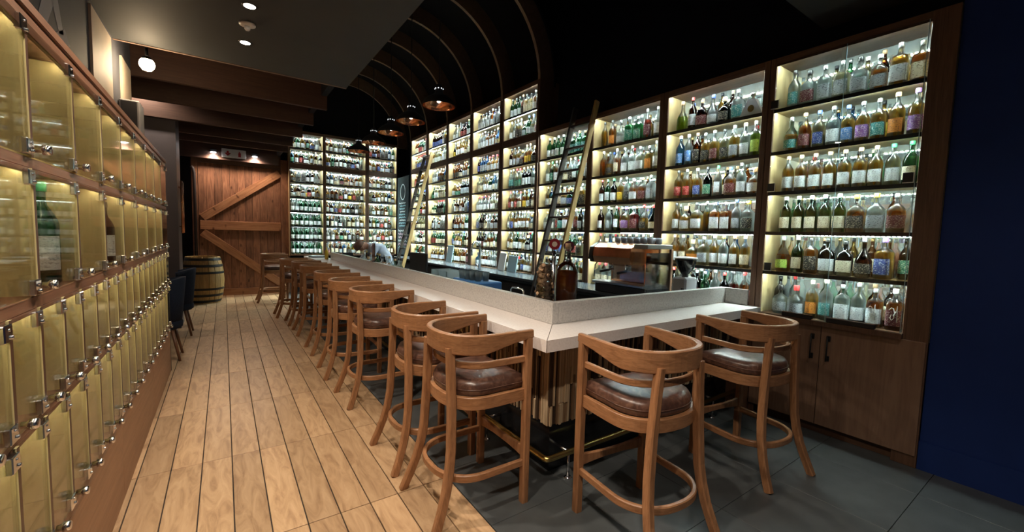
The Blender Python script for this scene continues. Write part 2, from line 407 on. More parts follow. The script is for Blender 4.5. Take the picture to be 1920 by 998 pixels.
# ---- walls
def wallbox(name, a, b, mat, label=None):
    m_ = MB(); m_.box(a, b); return struct(m_.build(name, mat), label)
wallbox('wall_right', (4.30, -3, 0), (4.42, 12.2, 6.0), 'paint_navy_black', 'black wall above the lit shelves')
wallbox('wall_right_blue', (3.975, -3, 0), (4.30, .668, 3.40), 'paint_blue', 'deep blue painted wall beside the last shelf bay')
wallbox('baseboard_right', (3.955, -3, 0), (3.975, .668, .20), 'paint_blue')
wallbox('wall_back', (-2.2, 11.66, 0), (4.30, 11.8, 6.0), 'paint_dark', 'dark wall behind the barn door')
wallbox('wall_left', (-.85, -3, 0), (-.73, 5.70, 4.2), 'paint_wall', 'grey wall above the bottle lockers')
wallbox('wall_niche', (-2.2, 8.0, 0), (-.555, 8.6, 4.2), 'paint_plum', 'dark column wall beside the seating niche')
wallbox('wall_left_far', (-2.2, 8.6, 0), (-.76, 11.66, 4.2), 'paint_plum')
wallbox('wall_niche_side', (-2.2, 5.70, 0), (-2.1, 8.0, 4.2), 'paint_wall')
wallbox('wall_niche_front', (-2.2, 5.60, 0), (-.85, 5.70, 4.2), 'paint_wall')
wallbox('ceiling', (-2.2, -3, 5.6), (4.42, 12.2, 5.7), 'paint_dark', 'black upper ceiling')
slab = wallbox('ceiling_lowered', (-.73, -3, SLAB_Z), (1.13, 4.87, SLAB_Z+.16), 'paint_slab', 'flat dark grey lowered ceiling over the aisle')
wallbox('trim_1', (-.73, 4.87, SLAB_Z-.004), (1.13, 4.90, SLAB_Z+.05), 'trim_timber', 'pale timber edge of the lowered ceiling')
wallbox('ceiling_bulkhead', (1.9, -3, 3.40), (4.30, 1.565, 3.55), 'paint_slab', 'dark grey bulkhead ceiling in the near right corner')
wallbox('ceiling_aisle', (-2.2, 4.9, 3.62), (1.13, 11.66, 3.70), 'paint_dark', 'dark ceiling above the timber beams')
wallbox('wall_fascia', (1.06, -3, 3.27), (1.13, 11.66, 5.6), 'paint_dark')
for k, y in enumerate((5.90, 6.88, 7.92, 8.86, 9.60, 11.302)):
    m_ = MB(); m_.box((-2.0 if y < 8 else -.76, y, 3.10 if k < 5 else 3.04), (1.13 if k < 3 else 1.10, y+.055, 3.62), 0, .004)
    struct(m_.build('ceiling_beam', 'beam_wood'), '%s dark timber ceiling beam from the lowered ceiling' % ORD[k])
# cream panels on the left wall
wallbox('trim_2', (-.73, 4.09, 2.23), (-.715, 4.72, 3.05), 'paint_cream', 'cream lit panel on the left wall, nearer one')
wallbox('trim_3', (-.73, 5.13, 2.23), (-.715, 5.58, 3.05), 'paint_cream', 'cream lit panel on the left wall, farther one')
# painted lettering fragment on the left wall
m_ = MB()
for q in ([(3.0, 2.44), (3.10, 2.44), (3.34, 2.72), (3.24, 2.80)], [(3.22, 2.52), (3.34, 2.47), (3.62, 2.60), (3.52, 2.66)], [(3.30, 2.75), (3.42, 2.78), (3.50, 2.62), (3.42, 2.60)]):
    n4 = len(q); m_.add([(-.7285, y, z) for y, z in q]+[(-.7305, y, z) for y, z in q], [tuple(reversed(range(n4)))]+[(i, (i+1) % n4, n4+(i+1) % n4, n4+i) for i in range(n4)])
struct(m_.build('trim_4', 'lettering'), 'pale painted lettering on the grey wall above the lockers')
# ---- barrel vault: shell and curved ribs
VC, VZ, VR = 2.60, 3.88, 1.335
def arc(r, n=30, a0=-.03, a1=PI*.985): return [(VC+r*math.cos(a0+(a1-a0)*k/n), VZ+r*math.sin(a0+(a1-a0)*k/n)) for k in range(n+1)]
m_ = MB(); A, B = arc(VR+.26), arc(VR+.30)
n = len(A); m_.add([(x, 5.05, z) for x, z in A]+[(x, 11.66, z) for x, z in A]+[(x, 5.05, z) for x, z in B]+[(x, 11.66, z) for x, z in B],
    [(i, i+1, n+i+1, n+i) for i in range(n-1)]+[(2*n+i, 3*n+i, 3*n+i+1, 2*n+i+1) for i in range(n-1)]+[(i, 2*n+i, 2*n+i+1, i+1) for i in range(n-1)], 0, True)
struct(m_.build('ceiling_vault', 'paint_dark'), 'dark curved barrel vault ceiling')
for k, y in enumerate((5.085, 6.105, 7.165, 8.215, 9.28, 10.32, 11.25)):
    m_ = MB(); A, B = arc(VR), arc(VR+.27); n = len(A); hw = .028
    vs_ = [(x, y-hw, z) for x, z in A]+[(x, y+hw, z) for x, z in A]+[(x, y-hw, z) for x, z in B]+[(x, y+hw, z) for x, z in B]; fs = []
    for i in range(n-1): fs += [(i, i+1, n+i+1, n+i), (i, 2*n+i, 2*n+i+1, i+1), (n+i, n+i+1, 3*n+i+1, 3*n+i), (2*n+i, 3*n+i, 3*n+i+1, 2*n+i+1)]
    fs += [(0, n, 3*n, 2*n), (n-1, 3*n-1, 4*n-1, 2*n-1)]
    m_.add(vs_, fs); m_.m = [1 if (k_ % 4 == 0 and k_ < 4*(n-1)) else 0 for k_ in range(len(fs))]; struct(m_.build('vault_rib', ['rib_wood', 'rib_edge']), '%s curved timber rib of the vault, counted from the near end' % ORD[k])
wallbox('trim_5', (3.93, 5.055, .0), (4.30, 5.113, 3.9), 'walnut', 'brown pilaster at the near end of the tall shelves')

# ================================================================== bottles: kinds
def prof_bottle(kind):
    p, lb, fl_, cp, sq = prof_raw(kind)
    kr, kz = 1.19, 1.075
    return [(r_*(kr if r_ > .02 else 1.0), z*kz) for r_, z in p], (lb[0]*kz, lb[1]*kz), fl_*kz, (cp[0], cp[1]*kz, cp[2]*kz), sq
def prof_raw(kind):
    """outer profile, label band (z0,z1), fill level, cap (r, z0, z1), squareness"""
    if kind == 'round':   return [(.0, .004), (.030, .0), (.0375, .006), (.0380, .165), (.034, .190), (.0175, .222), (.0140, .240), (.0138, .272)], (.035, .125), .19, (.0165, .268, .296), 0
    if kind == 'square':  return [(.0, .004), (.031, .0), (.0385, .006), (.0385, .170), (.032, .190), (.0160, .206), (.0135, .222), (.0135, .250)], (.03, .135), .185, (.017, .246, .276), 4
    if kind == 'slim':    return [(.0, .004), (.028, .0), (.0345, .006), (.0345, .190), (.027, .215), (.0150, .245), (.0130, .262), (.0130, .290)], (.045, .15), .20, (.0155, .286, .316), 0
    if kind == 'squat':   return [(.0, .004), (.040, .0), (.0480, .008), (.0500, .110), (.042, .140), (.0180, .162), (.0150, .176), (.0150, .198)], (.025, .10), .13, (.022, .194, .236), 0
    if kind == 'bulb':    return [(.0, .004), (.034, .0), (.0430, .010), (.0460, .060), (.0440, .120), (.032, .160), (.0170, .192), (.0140, .210), (.0140, .258)], (.03, .10), .14, (.0175, .254, .288), 0
    if kind == 'flask':   return [(.0, .004), (.030, .0), (.0400, .006), (.0420, .120), (.0395, .160), (.020, .188), (.0145, .200), (.0145, .238)], (.03, .115), .15, (.018, .234, .262), 3
SHAPE_WORD = {'round': 'round', 'square': 'square', 'slim': 'slim', 'squat': 'squat', 'bulb': 'bulbous', 'flask': 'broad'}
KINDS = list(SHAPE_WORD)
BM = {}
def bottle_meshes(kind):
    if kind in BM: return BM[kind]
    pr, lb, fill, cp, sq = prof_bottle(kind)
    a = MB(); a.lathe(pr, 16, sq=sq, cap=False); body = a.mesh('bottle', 'g_clear')
    inner = [(max(0, r-.004), z+.004 if i else z+.006) for i, (r, z) in enumerate(pr) if z < fill] ; rf = inner[-1][0]
    inner = inner+[(rf*.98, fill), (0, fill)]
    a = MB(); a.lathe(inner, 12, sq=sq, cap=False); liq = a.mesh('liquid', 'l_amber')
    rr = max(r for r, z in pr if z <= lb[1]+.02)+.0007
    a = MB(); a.lathe([(rr, lb[0]), (rr, lb[1])], 10, sq=sq, cap=False, a0=-PI/2-1.15, a1=-PI/2+1.15); lab = a.mesh('label', 'p_white')
    a = MB(); a.lathe([(cp[0]*.96, cp[1]), (cp[0], cp[1]+.002), (cp[0], cp[2]-.003), (cp[0]*.9, cp[2])], 10); cap = a.mesh('cap', 'c_black')
    for me in (body, liq, lab, cap): me.materials[0] = me.materials[0]
    BM[kind] = (body, liq, lab, cap); return BM[kind]
def set_mat(o, m_):
    o.material_slots[0].link = 'OBJECT'; o.material_slots[0].material = MATS[m_]
GLASS_WORD = {'g_clear': 'clear', 'g_green': 'green', 'g_brown': 'brown', 'g_dark': 'dark', 'g_blue': 'blue'}
LIQ_WORD = {'amber': 'amber', 'gold': 'golden', 'pale': 'pale', 'water': 'clear', 'red': 'russet', 'green': 'green', 'purple': 'purple', 'sky': 'blue', 'lime': 'lime'}
def colour_word(g_, l_):
    return LIQ_WORD[l_] if g_ == 'g_clear' and l_ else GLASS_WORD[g_]
def put_bottle(spec, loc, rz, label, group, scale=1.0):
    kind, g_, l_, p_, c_ = spec
    body, liq, lab, cap = bottle_meshes(kind)
    o = link('bottle', body, None, loc, rz); o.scale = (scale, scale, scale); set_mat(o, g_); tag(o, label, 'bottle', group)
    if l_: set_mat(link('liquid', liq, o), 'l_'+l_)
    if p_: set_mat(link('label', lab, o), 'p_'+p_)
    set_mat(link('cap', cap, o), 'c_'+c_)
    return o
def random_spec(r, pal=None):
    k = r.choices(KINDS, (6, 3, 3, 1.6, 2, 2))[0]
    if pal: return (r.choice(pal.get('k', [k])), r.choice(pal['g']), r.choice(pal['l']), r.choice(pal['p']), r.choice(pal['c']))
    g_ = r.choices(['g_clear', 'g_green', 'g_brown', 'g_dark', 'g_blue'], (12, 2, 1.6, 1, .5))[0]
    l_ = r.choices(['amber', 'gold', 'pale', 'water', 'red'], (4, 5, 2.5, 4, 1))[0] if g_ == 'g_clear' else None
    p_ = r.choices(['white', 'cream', 'black', 'red', 'navy', 'green', 'yellow', 'grey', 'maroon', 'teal'], (9, 5, 4, 1.5, 1.5, 1, .8, 3, 1, .6))[0]
    c_ = r.choices(['black', 'white', 'gold', 'red', 'cork', 'silver', 'blue', 'cream'], (5, 2, 2, 1, 3, 3, .7, 1.5))[0]
    return (k, g_, l_, p_, c_)
# stuff collector for the far bottles
STUFF_MATS = ['s_clear', 's_amber', 's_gold', 's_pale', 's_green', 's_brown', 's_dark', 's_blue']
bottle_glass('s_clear', (.94, .98, .97), .52, (.92, .99, .99)); bottle_glass('s_amber', (.7, .36, .12), .45, (.50, .20, .05)); bottle_glass('s_gold', (.85, .62, .25), .45, (.68, .44, .12))
bottle_glass('s_pale', (.9, .85, .6), .4, (.75, .70, .48)); bottle_glass('s_green', (.25, .55, .35), .45, (.10, .36, .20)); bottle_glass('s_brown', (.3, .13, .06), .5, (.16, .06, .02))
bottle_glass('s_dark', (.06, .07, .06), .6, (.03, .035, .03)); bottle_glass('s_blue', (.3, .55, .85), .5, (.10, .28, .62))
S_ALL = STUFF_MATS+['p_'+n for n in ('white', 'cream', 'black', 'red', 'navy', 'green', 'yellow', 'grey', 'maroon', 'teal', 'purple', 'orange', 'blue', 'lime')]+['c_'+n for n in ('black', 'white', 'gold', 'red', 'cork', 'silver', 'blue', 'cream', 'yellow', 'green', 'purple')]
S_IDX = {n: i for i, n in enumerate(S_ALL)}
stuff = {'v': [], 'f': [], 'm': [], 'n': 0}
SB = {}
def stuff_bottle_geo(kind):
    if kind in SB: return SB[kind]
    pr, lb, fill, cp, sq = prof_bottle(kind); out = []
    pr = [p for p in pr if p[1] > 0 or p[0] > 0.01]
    for prof, seg, kw in ((pr, 8, {}), (None, 4, {}), ([(cp[0], cp[1]), (cp[0], cp[2])], 6, {})):
        a = MB()
        if prof is None:
            rr = max(r for r, z in pr if z <= lb[1]+.02)+.0012
            a.lathe([(rr, lb[0]), (rr, lb[1])], 4, sq=sq, cap=False, a0=-PI/2-1.1, a1=-PI/2+1.1)
        else: a.lathe(prof, seg, sq=sq)
        out.append((np.array(a.v), a.f))
    SB[kind] = out; return out
def stuff_put(spec, loc, rz, scale=1.0):
    kind, g_, l_, p_, c_ = spec
    bodym = {'g_green': 's_green', 'g_brown': 's_brown', 'g_dark': 's_dark', 'g_blue': 's_blue'}.get(g_) or {'amber': 's_amber', 'gold': 's_gold', 'pale': 's_pale', 'red': 's_brown'}.get(l_, 's_clear')
    c, s = math.cos(rz), math.sin(rz); R = np.array([[c, -s, 0], [s, c, 0], [0, 0, 1]])*scale
    for (V, Fs), mn in zip(stuff_bottle_geo(kind), (bodym, 'p_'+p_, 'c_'+c_)):
        stuff['v'].append(V@R.T+np.array(loc)); b = stuff['n']
        for f in Fs: stuff['f'].append(tuple(b+i for i in f)); stuff['m'].append(S_IDX[mn])
        stuff['n'] += len(V)

# ================================================================== display shelves
DEPTH = .31
LOW = [.93, 1.30, 1.645, 1.99, 2.335, 2.70]; LOW_TOP = 3.085
def make_bay(label, loc, rz, W, levels, tops, group, cabinet, dots, halfl=.05, halfr=.05, top_rail=.05):
    """W opening width; local x to the viewer's right, y into the wall, z up"""
    t = thing('display_shelf', label, 'shelf', loc, rz, group)
    z0 = levels[0]-.04; zt = tops[-1]
    for s, h in ((0, halfl), (1, halfr)):
        u0, u1 = (-h+.002, 0) if s == 0 else (W, W+h-.002)
        b = MB(); b.box((u0, .018, z0), (u1, DEPTH+.03, zt+top_rail)); b.build('side_panel', 'pale_wood', t)
        b = MB(); b.box((u0, 0, 0 if cabinet else z0), (u1, .018, zt+top_rail), 0, .002); b.build('stile', 'walnut', t)
    b = MB(); b.box((0, 0, zt), (W, DEPTH+.03, zt+top_rail), 0, .002); b.build('top_rail', 'walnut_x', t)
    b = MB(); b.box((0, .001, z0), (W, DEPTH+.03, levels[0])); b.build('bottom_board', 'walnut_x', t)
    b = MB(); b.box((0, DEPTH, levels[0]), (W, DEPTH+.012, zt)); b.build('mirror_back', 'mirror', t)
    strip_z = list(levels[1:])+[zt]
    for i, z in enumerate(levels[1:]):
        i += 1
        thick = .106 if (i >= 6) and levels[i]-levels[i-1] > .40 else .022
        if thick > .05:
            b = MB(); b.box((0, 0, z-thick), (W, DEPTH, z), 0, .002); b.build('cross_rail', 'walnut_x', t); strip_z[i-1] = z-thick
        else:
            b = MB(); b.box((0, .012, z-.016), (W, DEPTH, z-.001)); sh = b.build('shelf_board', 'pale_wood', t)
            b = MB(); b.box((0, .002, z-.028), (W, .012, z+.002)); b.build('edge_profile', 'shelf_black', sh)
            strip_z[i-1] = z-.016
    for z in strip_z:
        b = MB()
        lip = .03
        if dots:
            nd = max(10, int(W/.034))
            for k in range(nd):
                u = .03+(W-.06)*k/(nd-1); b.box((u-.007, .020, z-.006), (u+.007, .030, z-.0005))
        else: b.box((.02, .019, z-.005), (W-.02, .027, z-.0005))
        b.build('led_strip', 'led_cool', t)
        if z == strip_z[-1] or z in tops:
            b = MB(); b.box((0, .002, z-.018), (W, .012, z)); b.build('light_baffle', 'walnut_x', t)
    if cabinet:
        b = MB(); b.box((0, .03, .085), (W, DEPTH+.03, z0)); b.build('cabinet_body', 'walnut', t)
        b = MB(); b.box((-halfl, .05, 0), (W+halfr, DEPTH, .085)); b.build('plinth', 'walnut_x', t)
        for s in ((0, 1) if cabinet == 2 else ()):
            u0, u1 = (.0, W/2-.002) if s == 0 else (W/2+.002, W)
            if s == 1: u1 = W+halfr-.01
            if s == 0: u0 = -halfl+.01
            b = MB(); b.box((u0, -.012, .085), (u1, .012, z0+.002), 0, .002); d = b.build('cabinet_door', 'cabinet_door', t)
            uh = W/2-.055 if s == 0 else W/2+.055
            b = MB()
            for zz in (.64, .80): b.box((uh-.014, -.018, zz-.022), (uh+.014, -.012, zz+.022), 0, .002); b.cyl((uh, -.018, zz), (uh, -.04, zz), .006, 8)
            b.cyl((uh, -.04, .62), (uh, -.04, .82), .006, 8); b.build('handle', 'black_satin', d)
    return t
XF, YF = 3.95, 11.30
RZR = -PI/2
BAYS = [(.807, 1.765), (1.865, 2.83), (2.935, 3.93), (4.03, 5.03), (5.14, 6.045), (6.17, 7.105), (7.23, 8.155), (8.28, 9.205), (9.355, 10.27)]
BAY_NAME = ['bay beside blue wall', 'second bay from blue wall', 'third bay from blue wall', 'bay behind near ladder', 'tall bay beside near ladder', 'second tall bay past ladder']
BAY_LAB = ['lit shelf bay with glass doors beside the blue wall', 'lit shelf bay full of bottles, second from the blue wall', 'lit shelf bay behind the coffee machine, third from the blue wall',
           'lit shelf bay behind the near ladder, fourth from the blue wall', 'tall lit shelf bay just left of the near ladder, nearest tall one', 'tall lit shelf bay, second of the tall bays from the near end',
           'tall lit shelf bay, third of the tall bays from the near end', 'tall lit shelf bay, fourth of the tall bays, right of the far ladder', 'tall lit shelf bay at the far end behind the far ladder']
TALL = [.957, 1.30, 1.645, 1.99, 2.335, 2.70, 3.146, 3.503]; TALL_TOPS = [3.04, 3.87]
def shelf_word(i, n): return 'bottom shelf' if i == 0 else 'top shelf' if i == n-1 else '%s shelf up' % ORD[i]
# palettes for the near rows, bottom row first: what the photograph shows there
P_ = lambda g, l, p, c, k=None: dict(g=g, l=l, p=p, c=c, k=k or KINDS)
GC = ['g_clear']
ROWPAL = {
 (0, 0): [('squat', 'g_clear', 'water', 'grey', 'black'), ('squat', 'g_clear', 'water', 'grey', 'red'), ('round', 'g_clear', 'gold', 'orange', 'cream'), ('round', 'g_clear', 'water', 'teal', 'cream'), ('square', 'g_clear', 'water', 'white', 'silver'),
          ('round', 'g_clear', 'water', 'white', 'silver'), ('square', 'g_clear', 'amber', 'white', 'silver'), ('square', 'g_clear', 'amber', 'maroon', 'white'), ('square', 'g_clear', 'red', 'maroon', 'green'), ('round', 'g_clear', 'gold', 'cream', 'silver')],
 (0, 1): [('bulb', 'g_clear', 'amber', 'lime', 'silver'), ('round', 'g_green', None, 'cream', 'white'), ('square', 'g_clear', 'amber', 'black', 'black'), ('flask', 'g_dark', None, 'white', 'black'), ('flask', 'g_dark', None, 'cream', 'black'),
          ('bulb', 'g_brown', None, 'black', 'silver'), ('square', 'g_clear', 'gold', 'navy', 'purple'), ('squat', 'g_clear', 'purple', 'black', 'black'), ('squat', 'g_clear', 'green', 'grey', 'silver')],
 (0, 2): [('round', 'g_green', 'gold', 'cream', 'white')]*5+[('flask', 'g_clear', 'amber', 'black', 'yellow'), ('flask', 'g_clear', 'water', 'grey', 'yellow'), ('flask', 'g_clear', 'amber', 'maroon', 'silver'), ('flask', 'g_clear', 'red', 'red', 'yellow'), ('flask', 'g_clear', 'gold', 'yellow', 'yellow')],
 (0, 3): [('round', 'g_clear', 'gold', 'white', 'cork')]*7+[('round', 'g_clear', 'pale', 'white', 'green'), ('round', 'g_green', 'pale', 'cream', 'green'), ('round', 'g_green', 'pale', 'white', 'green')],
 (0, 4): [('bulb', 'g_clear', 'gold', 'teal', 'silver'), ('round', 'g_clear', 'amber', 'maroon', 'cork'), ('round', 'g_clear', 'pale', 'navy', 'blue'), ('round', 'g_clear', 'water', 'white', 'silver'), ('round', 'g_clear', 'gold', 'blue', 'blue'), ('round', 'g_clear', 'gold', 'purple', 'silver'),
          ('round', 'g_clear', 'gold', 'teal', 'silver'), ('round', 'g_clear', 'gold', 'orange', 'cork'), ('round', 'g_clear', 'gold', 'purple', 'purple'), ('round', 'g_clear', 'amber', 'navy', 'blue'), ('round', 'g_clear', 'amber', 'maroon', 'white')],
 (0, 5): [('round', 'g_clear', 'water', 'teal', 'black'), ('flask', 'g_clear', 'water', 'maroon', 'black'), ('square', 'g_clear', 'water', 'grey', 'silver'), ('square', 'g_clear', 'pale', 'grey', 'silver'), ('flask', 'g_clear', 'water', 'grey', 'black'),
          ('flask', 'g_clear', 'amber', 'grey', 'white'), ('square', 'g_clear', 'gold', 'white', 'silver'), ('square', 'g_clear', 'amber', 'cream', 'silver'), ('square', 'g_clear', 'water', 'white', 'silver'), ('square', 'g_clear', 'water', 'white', 'black')],
 (1, 0): [('round', 'g_dark', None, 'black', 'red'), ('slim', 'g_clear', 'red', 'white', 'black'), ('slim', 'g_clear', 'amber', 'red', 'red'), ('round', 'g_dark', None, 'maroon', 'silver'), ('round', 'g_green', None, 'white', 'silver'), ('round', 'g_clear', 'water', 'white', 'silver')],
 (1, 1): [('round', 'g_clear', 'gold', 'white', 'cork'), ('round', 'g_clear', 'gold', 'cream', 'white'), ('squat', 'g_clear', 'gold', 'orange', 'cork'), ('flask', 'g_clear', 'pale', 'grey', 'silver'), ('round', 'g_clear', 'gold', 'white', 'cream'), ('round', 'g_clear', 'water', 'white', 'yellow')],
 (1, 2): [('round', 'g_clear', 'gold', 'white', 'black'), ('squat', 'g_clear', 'gold', 'white', 'cork'), ('flask', 'g_clear', 'gold', 'white', 'black'), ('slim', 'g_clear', 'gold', None, 'silver'), ('square', 'g_clear', 'amber', 'white', 'silver'), ('square', 'g_clear', 'amber', 'white', 'silver'), ('round', 'g_clear', 'water', 'grey', 'blue'),
          ('flask', 'g_clear', 'water', 'black', 'yellow'), ('square', 'g_clear', 'pale', 'white', 'silver'), ('bulb', 'g_clear', 'gold', 'cream', 'gold')],
 (1, 3): [('round', 'g_clear', 'gold', 'red', 'black'), ('round', 'g_clear', 'gold', 'red', 'silver'), ('round', 'g_clear', 'gold', 'navy', 'white'), ('round', 'g_dark', None, 'green', 'black'), ('slim', 'g_clear', 'water', 'white', 'green'), ('flask', 'g_clear', 'amber', 'maroon', 'blue'), ('round', 'g_clear', 'water', 'white', 'silver'), ('squat', 'g_clear', 'amber', 'white', 'cork')],
 (1, 4): [('round', 'g_blue', None, 'blue', 'white'), ('slim', 'g_clear', 'water', 'blue', 'white'), ('slim', 'g_brown', None, 'black', 'cork'), ('round', 'g_clear', 'gold', 'black', 'silver'), ('round', 'g_clear', 'gold', 'maroon', 'silver'), ('round', 'g_clear', 'pale', 'black', 'black'), ('round', 'g_clear', 'gold', 'grey', 'silver'),
          ('round', 'g_clear', 'water', 'white', 'cream'), ('slim', 'g_clear', 'lime', 'lime', 'white'), ('slim', 'g_clear', 'amber', 'maroon', 'white')],
 (1, 5): [('bulb', 'g_clear', 'lime', None, 'cork'), ('slim', 'g_brown', None, 'white', 'red'), ('flask', 'g_brown', None, 'maroon', 'cork'), ('bulb', 'g_clear', 'water', 'white', 'blue'), ('squat', 'g_dark', None, 'black', 'cream'), ('square', 'g_clear', 'water', 'teal', 'white'), 'GAP', 'GAP', ('flask', 'g_dark', None, 'black', 'silver')],
 (2, 2): [('round', 'g_brown', None, 'white', 'silver'), ('round', 'g_clear', 'water', 'grey', 'silver'), ('slim', 'g_green', 'gold', 'white', 'white'), ('flask', 'g_clear', 'gold', 'purple', 'purple'), ('square', 'g_clear', 'red', 'maroon', 'silver'), ('bulb', 'g_clear', 'gold', 'black', 'orange'.replace('orange', 'red')), ('bulb', 'g_dark', None, 'cream', 'red')],
 (2, 3): [('round', 'g_brown', None, 'white', 'red'), ('slim', 'g_green', None, 'white', 'green'), ('round', 'g_dark', None, 'white', 'green'), ('round', 'g_clear', 'gold', 'yellow', 'white'), ('slim', 'g_clear', 'water', 'black', 'silver'), ('flask', 'g_clear', 'amber', 'white', 'white'), ('flask', 'g_clear', 'amber', 'maroon', 'cork'), ('square', 'g_clear', 'water', 'grey', 'silver'), ('square', 'g_clear', 'water', 'grey', 'silver')],
 (2, 4): [('round', 'g_clear', 'amber', None, 'silver'), ('bulb', 'g_clear', 'gold', 'black', 'black'), ('slim', 'g_clear', 'amber', 'cream', 'white'), ('round', 'g_clear', 'water', 'white', 'silver'), ('round', 'g_clear', 'water', 'white', 'silver'), ('flask', 'g_clear', 'pale', 'white', 'silver'), ('square', 'g_clear', 'gold', 'orange', 'silver'), ('slim', 'g_clear', 'pale', 'white', 'silver')],
 (2, 5): [('slim', 'g_clear', 'gold', None, 'black'), ('round', 'g_clear', 'amber', 'orange', 'black'), ('bulb', 'g_clear', 'water', 'white', 'silver'), ('square', 'g_clear', 'green', 'green', 'silver'), ('square', 'g_clear', 'green', 'green', 'white'), ('slim', 'g_clear', 'red', 'maroon', 'silver'), ('slim', 'g_clear', 'water', 'white', 'silver')],
 (3, 4): [('slim', 'g_clear', 'water', 'white', 'white'), ('slim', 'g_clear', 'green', 'green', 'green'), ('slim', 'g_clear', 'amber', 'white', 'white')],
 (4, 1): [('slim', 'g_clear', 'gold', 'white', 'silver'), ('round', 'g_clear', 'gold', 'cream', 'black'), ('slim', 'g_clear', 'water', 'white', 'silver'), ('slim', 'g_green', None, 'white', 'green')],
 (4, 3): [('round', 'g_clear', 'amber', 'red', 'red'), ('round', 'g_clear', 'gold', 'white', 'blue'), ('round', 'g_clear', 'amber', 'red', 'blue'), ('flask', 'g_clear', 'amber', 'cream', 'red')],
}
N_IND = 0
for bi, (y0, y1) in enumerate(BAYS):
    W = y1-y0; tall = bi >= 4
    lv = TALL if tall else LOW; tp = TALL_TOPS if tall else [LOW_TOP]
    hl = (BAYS[bi+1][0]-y1)/2 if bi < 8 else .05; hr = (y0-BAYS[bi-1][1])/2 if bi else .138
    make_bay(BAY_LAB[bi], (XF, y1, 0), RZR, W, lv, tp, 'lit bottle shelves along the right wall', 2 if bi == 0 else 1, bi < 5, hl, hr, .05)
    for li, z in enumerate(lv):
        nxt = ([*lv[1:], tp[-1]])[li]
        if li == 0 and 1 <= bi <= 3 and False: continue
        u = .05; k = 0; row = ROWPAL.get((bi, li)); r = random.Random(bi*31+li*7+3)
        while True:
            if row:
                if len(row) < 7 and k >= len(row): sp = random_spec(r) if r.random() < .4 else row[k % len(row)]
                else: sp = row[k % len(row)]
            else:
                if k == 0 or r.random() > .45: sp = random_spec(r)
            if sp == 'GAP':
                if k == 6: DEC_Y = y1-u-.105
                u += .122; k += 1; continue
            rr = max(q[0] for q in prof_bottle(sp[0])[0])*(1.09 if sp[0] in ('square', 'flask') else 1.0)
            sc = r.uniform(.96, 1.06); hgt = prof_bottle(sp[0])[3][2]*sc
            lim = (nxt-z)-.036-(.09 if (tall and li == 5) else 0)
            if hgt > lim: sc *= lim/hgt
            u += rr*sc+.004+r.random()*.010
            if row and len(row) >= 7 and 'GAP' not in row: u = max(u, .05+rr+(W-.11)*k/(len(row)-.4))
            if u+rr*sc > W-.008: break
            v = .106+r.uniform(-.008, .008)
            yaw = RZR+r.uniform(-.25, .25)
            loc = (XF+v, y1-u, z+.0006)
            ind = bi <= 5
            if ind and N_IND < 300:
                cw = colour_word(sp[1], sp[2]); pw = (sp[3]+' label') if sp[3] else 'without label'
                lab = '%s %s bottle, %s, %s from left, %s, %s' % (cw, SHAPE_WORD[sp[0]], pw, ORD[k], shelf_word(li, len(lv)), BAY_NAME[bi])
                put_bottle(sp, loc, yaw, lab, 'spirit bottles on the near shelves', sc); N_IND += 1
            else: stuff_put((sp[0], sp[1], sp[2], sp[3] or 'white', sp[4]), loc, yaw, sc)
            u += rr*sc; k += 1
        # a second row of bottles behind, half hidden
        u = .06
        while u < W-.05:
            sp = random_spec(r); sp = (r.choice(('round', 'slim')),)+sp[1:]; lim = (nxt-z)-.04-(.09 if (tall and li == 5) else 0); hgt = prof_bottle(sp[0])[3][2]; sc = min(1.0, lim/hgt)
            rr = .045
            if r.random() < (.8 if bi < 5 else .55): stuff_put(sp, (XF+.232+r.uniform(-.01, .01), y1-u, z+.0006), RZR+r.uniform(-.4, .4), sc)
            u += rr*2+r.random()*.03
# back wall bays
for bi, (x0, x1) in enumerate(((1.34, 2.057), (2.13, 3.087), (3.184, 3.915))):
    W = x1-x0; hl = .03 if bi == 0 else .036 if bi == 1 else .048; hr = .036 if bi == 0 else .048 if bi == 1 else .03
    make_bay(['lit shelf bay on the back wall beside the barn door', 'lit middle shelf bay on the back wall', 'lit shelf bay on the back wall in the far right corner'][bi],
             (x0, YF, 0), 0, W, TALL, TALL_TOPS, 'lit bottle shelves on the back wall', False, False, hl, hr, .05)
    for li, z in enumerate(TALL):
        r = random.Random(900+bi*17+li); nxt = ([*TALL[1:], TALL_TOPS[-1]])[li]; gin = bi == 0 and li <= 3
        for rowi in (0, 1):
            u = .045
            while u < W-.035:
                sp = ('round', 'g_green', None, 'white', 'black') if gin else random_spec(r)
                if gin and r.random() < .25: sp = ('round', 'g_clear', 'water', 'white', 'black')
                lim = (nxt-z)-.036-(.09 if li == 5 else 0); sc = min(1.02, lim/prof_bottle(sp[0])[3][2]); rr = max(q[0] for q in prof_bottle(sp[0])[0])
                stuff_put(sp, (x0+u, YF+.10+rowi*.115+r.uniform(-.008, .01), z+.0006), r.uniform(-.3, .3), sc); u += rr*2+.006+r.random()*.012
sm = bpy.data.meshes.new('bottle_rows'); sm.from_pydata(np.concatenate(stuff['v']).tolist(), [], stuff['f'])
for n_ in S_ALL: sm.materials.append(MATS[n_])
sm.polygons.foreach_set('material_index', stuff['m']); sm.polygons.foreach_set('use_smooth', [True]*len(stuff['f'])); sm.update()
o = link('bottle_rows', sm); tag(o, 'hundreds of assorted spirit bottles crowding the far shelves and second rows', 'bottles', None, 'stuff')
